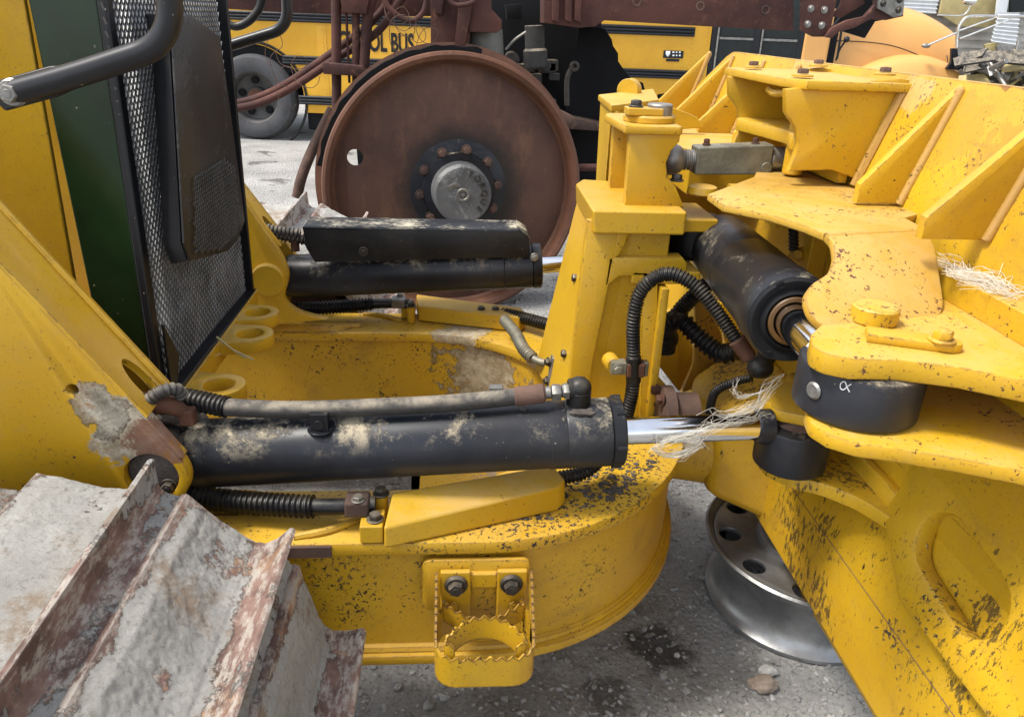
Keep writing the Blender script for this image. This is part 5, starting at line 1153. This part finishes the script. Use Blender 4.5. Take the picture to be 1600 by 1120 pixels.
# rivets
b = B()
for xx in (bl(505, 60).x, x1-.05, x1-.22):
    for k in range(30): b.ball((xx, -.004, .45+k*.045), .007, 6)
bfin(b, 'rivets', 'bus', body)
b = B(); b.box((bl(495, 60).x, -.004, .42), (bl(510, 60).x, .0, 1.36)); bfin(b, 'panel_seam', 'bus', body, .001)
zt2 = bl(585, 67).z; q = bl(585, 67); lb_ = B()
def bus_text(s, xa, xb, z0, z1, name='lettering'):
    t = text(s, 1, V((0, 0, 0)), X, Z, None, None, align='LEFT', ext_=.0, bold=.032)
    xs_ = [v.x for v in t.v]; zs_ = [v.z for v in t.v]; a, b_ = min(xs_), max(xs_); c, d = min(zs_), max(zs_)
    t.v = [V((xa+(v.x-a)/(b_-a)*(xb-xa), -.006, z0+(v.z-c)/(d-c)*(z1-z0))) for v in t.v]; bfin(t, name, 'letter', body)
bus_text('SCHOOL BUS', bl(519, 66).x, bl(647, 68).x, bl(600, 82).z, bl(600, 51).z)
bus_text('MO', bl(1062, 154).x, bl(1076, 155).x, bl(1069, 158.5).z, bl(1069, 149.5).z)
b = B(); pa, pb = bl(1037, 79), bl(1067, 92); b.box((pa.x, -.008, pb.z), (pb.x, .0, pa.z)); pa, pb = bl(1041, 92), bl(1061, 97); b.box((pa.x, -.008, pb.z), (pb.x, 0, pa.z)); nb = bfin(b, 'badge', 'bus_rail', body, .004)
b = B(); pa = bl(1043.5, 84); s_ = .028; b.plate(rnd([pa+V((-s_, -.010, s_)), pa+V((s_, -.010, s_)), pa+V((s_*.9, -.010, -s_*.3)), pa+V((0, -.010, -s_*1.4)), pa+V((-s_*.9, -.010, -s_*.3))], .008), (0, .003, 0), (), .0005)
for k, (a, w_) in enumerate(((1052, 3.), (1057, 2.), (1062, 2.4))):
    for c in (82, 87): q = bl(a, c); b.box((q.x-w_*.004, -.0095, q.z-.008), (q.x+w_*.004, -.008, q.z+.008))
bfin(b, 'badge_marks', 'white', nb)
# wheel
WX = V((0, 0, .5))
b = B(); b.lathe([(.30, -.10), (.33, -.115), (.42, -.125), (.47, -.11), (.505, -.06), (.51, 0), (.505, .12), (.45, .15), (.30, .14)], WX+V((0, .05, 0)), Y, 72, False); tw_ = bfin(b, 'wheel', 'tyre')
b = B(); b.lathe([(.305, -.105), (.295, -.09), (.28, -.06), (.27, .06), (.12, .10), (.11, .0), (.02, .0)], WX+V((0, .05, 0)), Y, 48, False); bfin(b, 'rim', plain('dusty_rim', (.10, .095, .09), .7, .2, .5, 6), tw_)
for k in range(5):
    t = k*1.257+.4; b = B(); b.cyl(WX+V((math.cos(t)*.2, .085, math.sin(t)*.2)), WX+V((math.cos(t)*.2, .12, math.sin(t)*.2)), .045, 16); bfin(b, 'hand_hole', 'core', tw_)
b = B(); b.cyl(WX+V((0, .02, 0)), WX+V((0, .13, 0)), .10, 20); bfin(b, 'hub', 'rust', tw_)
b = B(); b.lathe([(.63, 0), (.645, -.012), (.66, -.012), (.665, 0)], V((0, 0, .5)), Y, 72, False); bfin(b, 'wheel_arch', 'rubber', body)
b = B(); b.box((bl(475, 165).x, .1, .12), (bl(520, 165).x+.4, .7, .4)); bfin(b, 'storage_box', 'dark', None, .03)
# entrance door and cowl
xd0, xd1 = x1+.03, bl(1250, 80).x
dr = B(); dr.box((xd0-.02, .02, .30), (xd1+.03, .06, 2.5)); door = bfin(dr, 'door', 'bus_rail')
wd = (xd1-xd0)
for k in range(2):
    a = xd0+.07+k*wd/2; c = xd0+(k+1)*wd/2-.05
    for z0_, z1_ in ((.40, .78), (.84, 1.36), (1.40, 2.3)):
        b = B(); b.box((a, .008, z0_), (c, .02, z1_)); bfin(b, 'pane', 'glass', door, .003)
    b = B(); b.cyl((a-.02, .0, .5), (a-.02, .0, 1.7), .012, 8); b.box((a, .002, 1.365), (c, .012, 1.39)); b.box((a, .002, .80), (c, .012, .815)); bfin(b, 'door_trim', 'steel', door)
b = B(); b.box((xd1+.03, .0, .35), (bl(1282, 80).x+.1, .4, 1.75)); bfin(b, 'cowl', 'bus_orange', None, .03)
# hood: sloped rounded shell
def sx(a, c, d): return bl(a, c, d)
xs0, xs1 = bl(1290, 80).x, bl(1512, 90).x
b = B(); nn = 24; mm = 24; Lh = xs1-xs0
for i in range(nn+1):
    t = i/nn; x = xs0+Lh*t
    zt3 = 1.90-.16*t-.38*max(0, t-.62)**2*3; wz = 1.0-.10*t
    for j in range(mm+1):
        s_ = j/mm; ang = math.pi*s_; cx_ = 1.15; c_, s2 = math.cos(ang), math.sin(ang)
        yv = cx_-wz*math.copysign(abs(c_)**.42, c_); zv = .75+(zt3-.75)*abs(s2)**.42
        zv += .05*math.exp(-((s_-.5)/.10)**2)*(1-t)
        b.v.append(V((x, yv, zv)))
for i in range(nn):
    for j in range(mm): b.f.append([i*(mm+1)+j, i*(mm+1)+j+1, (i+1)*(mm+1)+j+1, (i+1)*(mm+1)+j])
b.f.append([nn*(mm+1)+j for j in range(mm+1)])
hd_ = bfin(b, 'hood', 'bus_orange', sharp=50)
b = B(); fxc = bl(1440, 100).x
for i in range(17):
    t = i/16; x = fxc-.75+1.5*t; hgt = .74+.52*math.sin(math.pi*min(1, .12+t*.80))**.6*1.0
    for j, (yv, k_) in enumerate(((-.02, .0), (-.06, .5), (-.03, .86), (.08, 1.0), (.35, 1.05))): b.v.append(V((x, yv, .62+(hgt-.62)*k_)))
for i in range(16):
    for j in range(4): b.f.append([i*5+j, i*5+j+1, (i+1)*5+j+1, (i+1)*5+j])
bfin(b, 'front_fender', 'bus_orange', hd_, sharp=60)
b = B(); b.tube([V((xs0, .16, 1.40)), V((xs0+Lh*.5, .17, 1.36)), V((xs1-.02, .22, 1.10))], .006, 6); b.tube([V((xs1-.12, .2, .8)), V((xs1-.12, .2, 1.2)), V((xs1-.12, .55, 1.47))], .005, 6); bfin(b, 'hood_seam', 'bus_rail', hd_)
def bt(pts, r, name, m_, d=-.1):
    b = B(); b.tube([bl(a, c, d) for a, c in pts], r, 10); return bfin(b, name, m_, hd_)
ma = bt([(1494, 75), (1496, 50), (1502, 36), (1516, 26), (1560, 26), (1600, 26), (1640, 26)], .016, 'crossing_arm', 'tube')
bt([(1450, 71), (1494, 52)], .011, 'arm_strut', 'tube'); bt([(1495, 50), (1553, 29)], .011, 'arm_strut', 'tube'); bt([(1500, 61), (1580, 30)], .011, 'arm_strut', 'tube')
bt([(1465, 24), (1500, 25), (1512, 18), (1516, 6), (1516, -10)], .010, 'mirror_tube', 'tube', .9)
b = B(); b.ball(bl(1515, 2, .85), .075, 20, (1.2, .5, .7)); bfin(b, 'mirror', 'chrome', hd_)
b = B(); q = bl(1447, 72, -.08); b.ball(q, .045, 14, (1.2, .6, .6)); bfin(b, 'arm_foot', 'steel', hd_)
b = B(); b.ext([bl(a, c, -.06) for a, c in ((1487, 76), (1497, 76), (1498, 90), (1512, 112), (1478, 108), (1486, 98))], (0, .05, 0)); bfin(b, 'arm_base', 'bus_rail', hd_, .01)
b = B(); b.ball(bl(1323, 62, -.1), .035, 14); b.tube([bl(1320, 66, -.08), bl(1312, 78, -.06), bl(1306, 95, -.05)], .012, 8); b.tube([bl(1316, 40, -.08), bl(1308, 92, -.06)], .014, 8); bfin(b, 'side_lamp_bracket', 'bus_rail', hd_)
# ================================================================ SHED AND SCRAP
D0 = 12.5
sh_ = thing('shed', tuple(P(1520, 60, d=D0)*1), 'grey clapboard shed wall with white corrugated sheets beyond the bus hood', 'shed')
sh_.location.z = 0
def bslab(parent, name, pts, y, th, m_, loc=None):
    q = [P(a, c, y=y) for a, c in pts]; b = B(); b.plate(q, (0, th, 0), (), .01); return b.fin(name, m_, parent)
yw = 13.0; w0, w1 = P(1400, 60, y=yw).x, P(1720, 60, y=yw).x
b = B(); n = 26
for k in range(n): b.ext([V((w0-1, yw, .12*k)), V((w0-1, yw-.03, .12*k)), V((w0-1, yw-.005, .12*(k+1))), V((w0-1, yw+.02, .12*(k+1)))], (w1-w0+4, 0, 0))
b.fin('siding_wall', 'siding', sh_)
b = B(); b.box((w0-1, yw+.03, 0), (w1+3, yw+3, 3.1)); b.fin('shed_body', 'siding', sh_)
b = B(); b.box((w0-1.2, yw-.3, 3.1), (w1+3.2, yw+3.2, 3.25)); b.fin('shed_roof', 'white', sh_)
def corr(pts, y, name, m_, par, horiz=True, n=10, label=None):
    q = [P(a, c, y=y) for a, c in pts]; b = B(); A, B2, C2, D2 = q; rows = 60
    for i in range(rows+1):
        t = i/rows; o = math.sin(t*n*2*math.pi)*.018
        a = A.lerp(D2, t) if horiz else A.lerp(B2, t); c = B2.lerp(C2, t) if horiz else D2.lerp(C2, t)
        b.v += [a+V((0, o, 0)), c+V((0, o, 0)), a+V((0, o+.006, 0)), c+V((0, o+.006, 0))]
    for i in range(rows):
        o = i*4; b.f += [[o, o+1, o+5, o+4], [o+2, o+6, o+7, o+3]]
    return b.fin(name, m_, par)
corr(((1395, -40), (1475, -40), (1462, 22), (1395, 18)), yw-.25, 'corrugated_sheet', 'white', sh_)
corr(((1560, 20), (1594, 20), (1588, 72), (1548, 66)), yw-.5, 'corrugated_sheet', 'white', sh_, True, 8)
bslab(sh_, 'tan_board', [(1478, -30), (1566, -30), (1560, 44), (1500, 42), (1468, 22)], yw-.3, .05, 'tan')
bslab(sh_, 'grey_board', [(1562, -30), (1582, -30), (1572, 28), (1556, 26)], yw-.45, .04, 'white')
bslab(sh_, 'dark_window', [(1580, -30), (1640, -30), (1640, 18), (1578, 20)], yw-.35, .04, 'glass')
bslab(sh_, 'tan_board', [(1538, 70), (1560, 66), (1562, 96), (1545, 92)], yw-.4, .05, 'tan')
bslab(sh_, 'grey_board', [(1558, 72), (1604, 72), (1590, 92), (1560, 94)], yw-.6, .05, 'steel')
rg = random.Random(17); kinds = (('scrap_pipe', 'steel', 'pipe'), ('scrap_panel', 'tan', 'panel'), ('scrap_panel', 'rubber_dusty', 'panel'), ('scrap_panel', 'white', 'panel'))
sj = thing('scrap_heap', tuple(V((P(1560, 105, y=9.5).x, 9.5, 0))), 'jumbled scrap heap of grey pipes, torn foam and black pieces beyond the blade top', 'scrap heap')
for k in range(150):
    a, c = rg.uniform(1508, 1680), rg.uniform(88, 130); yv = rg.uniform(8.6, 10); p = P(a, c, y=yv); nm, m_, kd = kinds[rg.choice((0, 1, 1, 2, 2, 2, 3))]
    b = B(); d = V((rg.gauss(0, 1), rg.gauss(0, .6), rg.gauss(0, .35))).normalized(); d2 = d.orthogonal().normalized(); L = rg.uniform(.06, .20)
    if kd == 'pipe': b.cyl(p-d*L*1.4, p+d*L*1.4, rg.uniform(.02, .05), 12)
    else: b.ext([p-d*L-d2*L*.5, p+d*L-d2*L*.35, p+d*L*.8+d2*L*.4, p-d*L*.7+d2*L*.55], d.cross(d2)*.03)
    b.fin(nm, m_, sj)
b = B(); q = P(1560, 118, y=9.5)
vs = []
for i in range(25):
    for j in range(13):
        x = q.x-.9+2.2*i/24; y = 8.7+1.8*j/12; r_ = math.sin(math.pi*i/24)*math.sin(math.pi*j/12)
        b.v.append(V((x, y, max(-.01, .72*r_**.5+.2*mn.noise(V((x*3, y*3, 0)))*r_))))
for i in range(24):
    for j in range(12): b.f.append([i*13+j, i*13+j+1, (i+1)*13+j+1, (i+1)*13+j])
b.fin('heap_core', 'rubber_dusty', sj)
b = B(); b.tube([P(1512, 100, y=9), P(1560, 115, y=8.9), P(1580, 122, y=8.8)], .05, 12); b.fin('scrap_pipe', 'steel', sj)
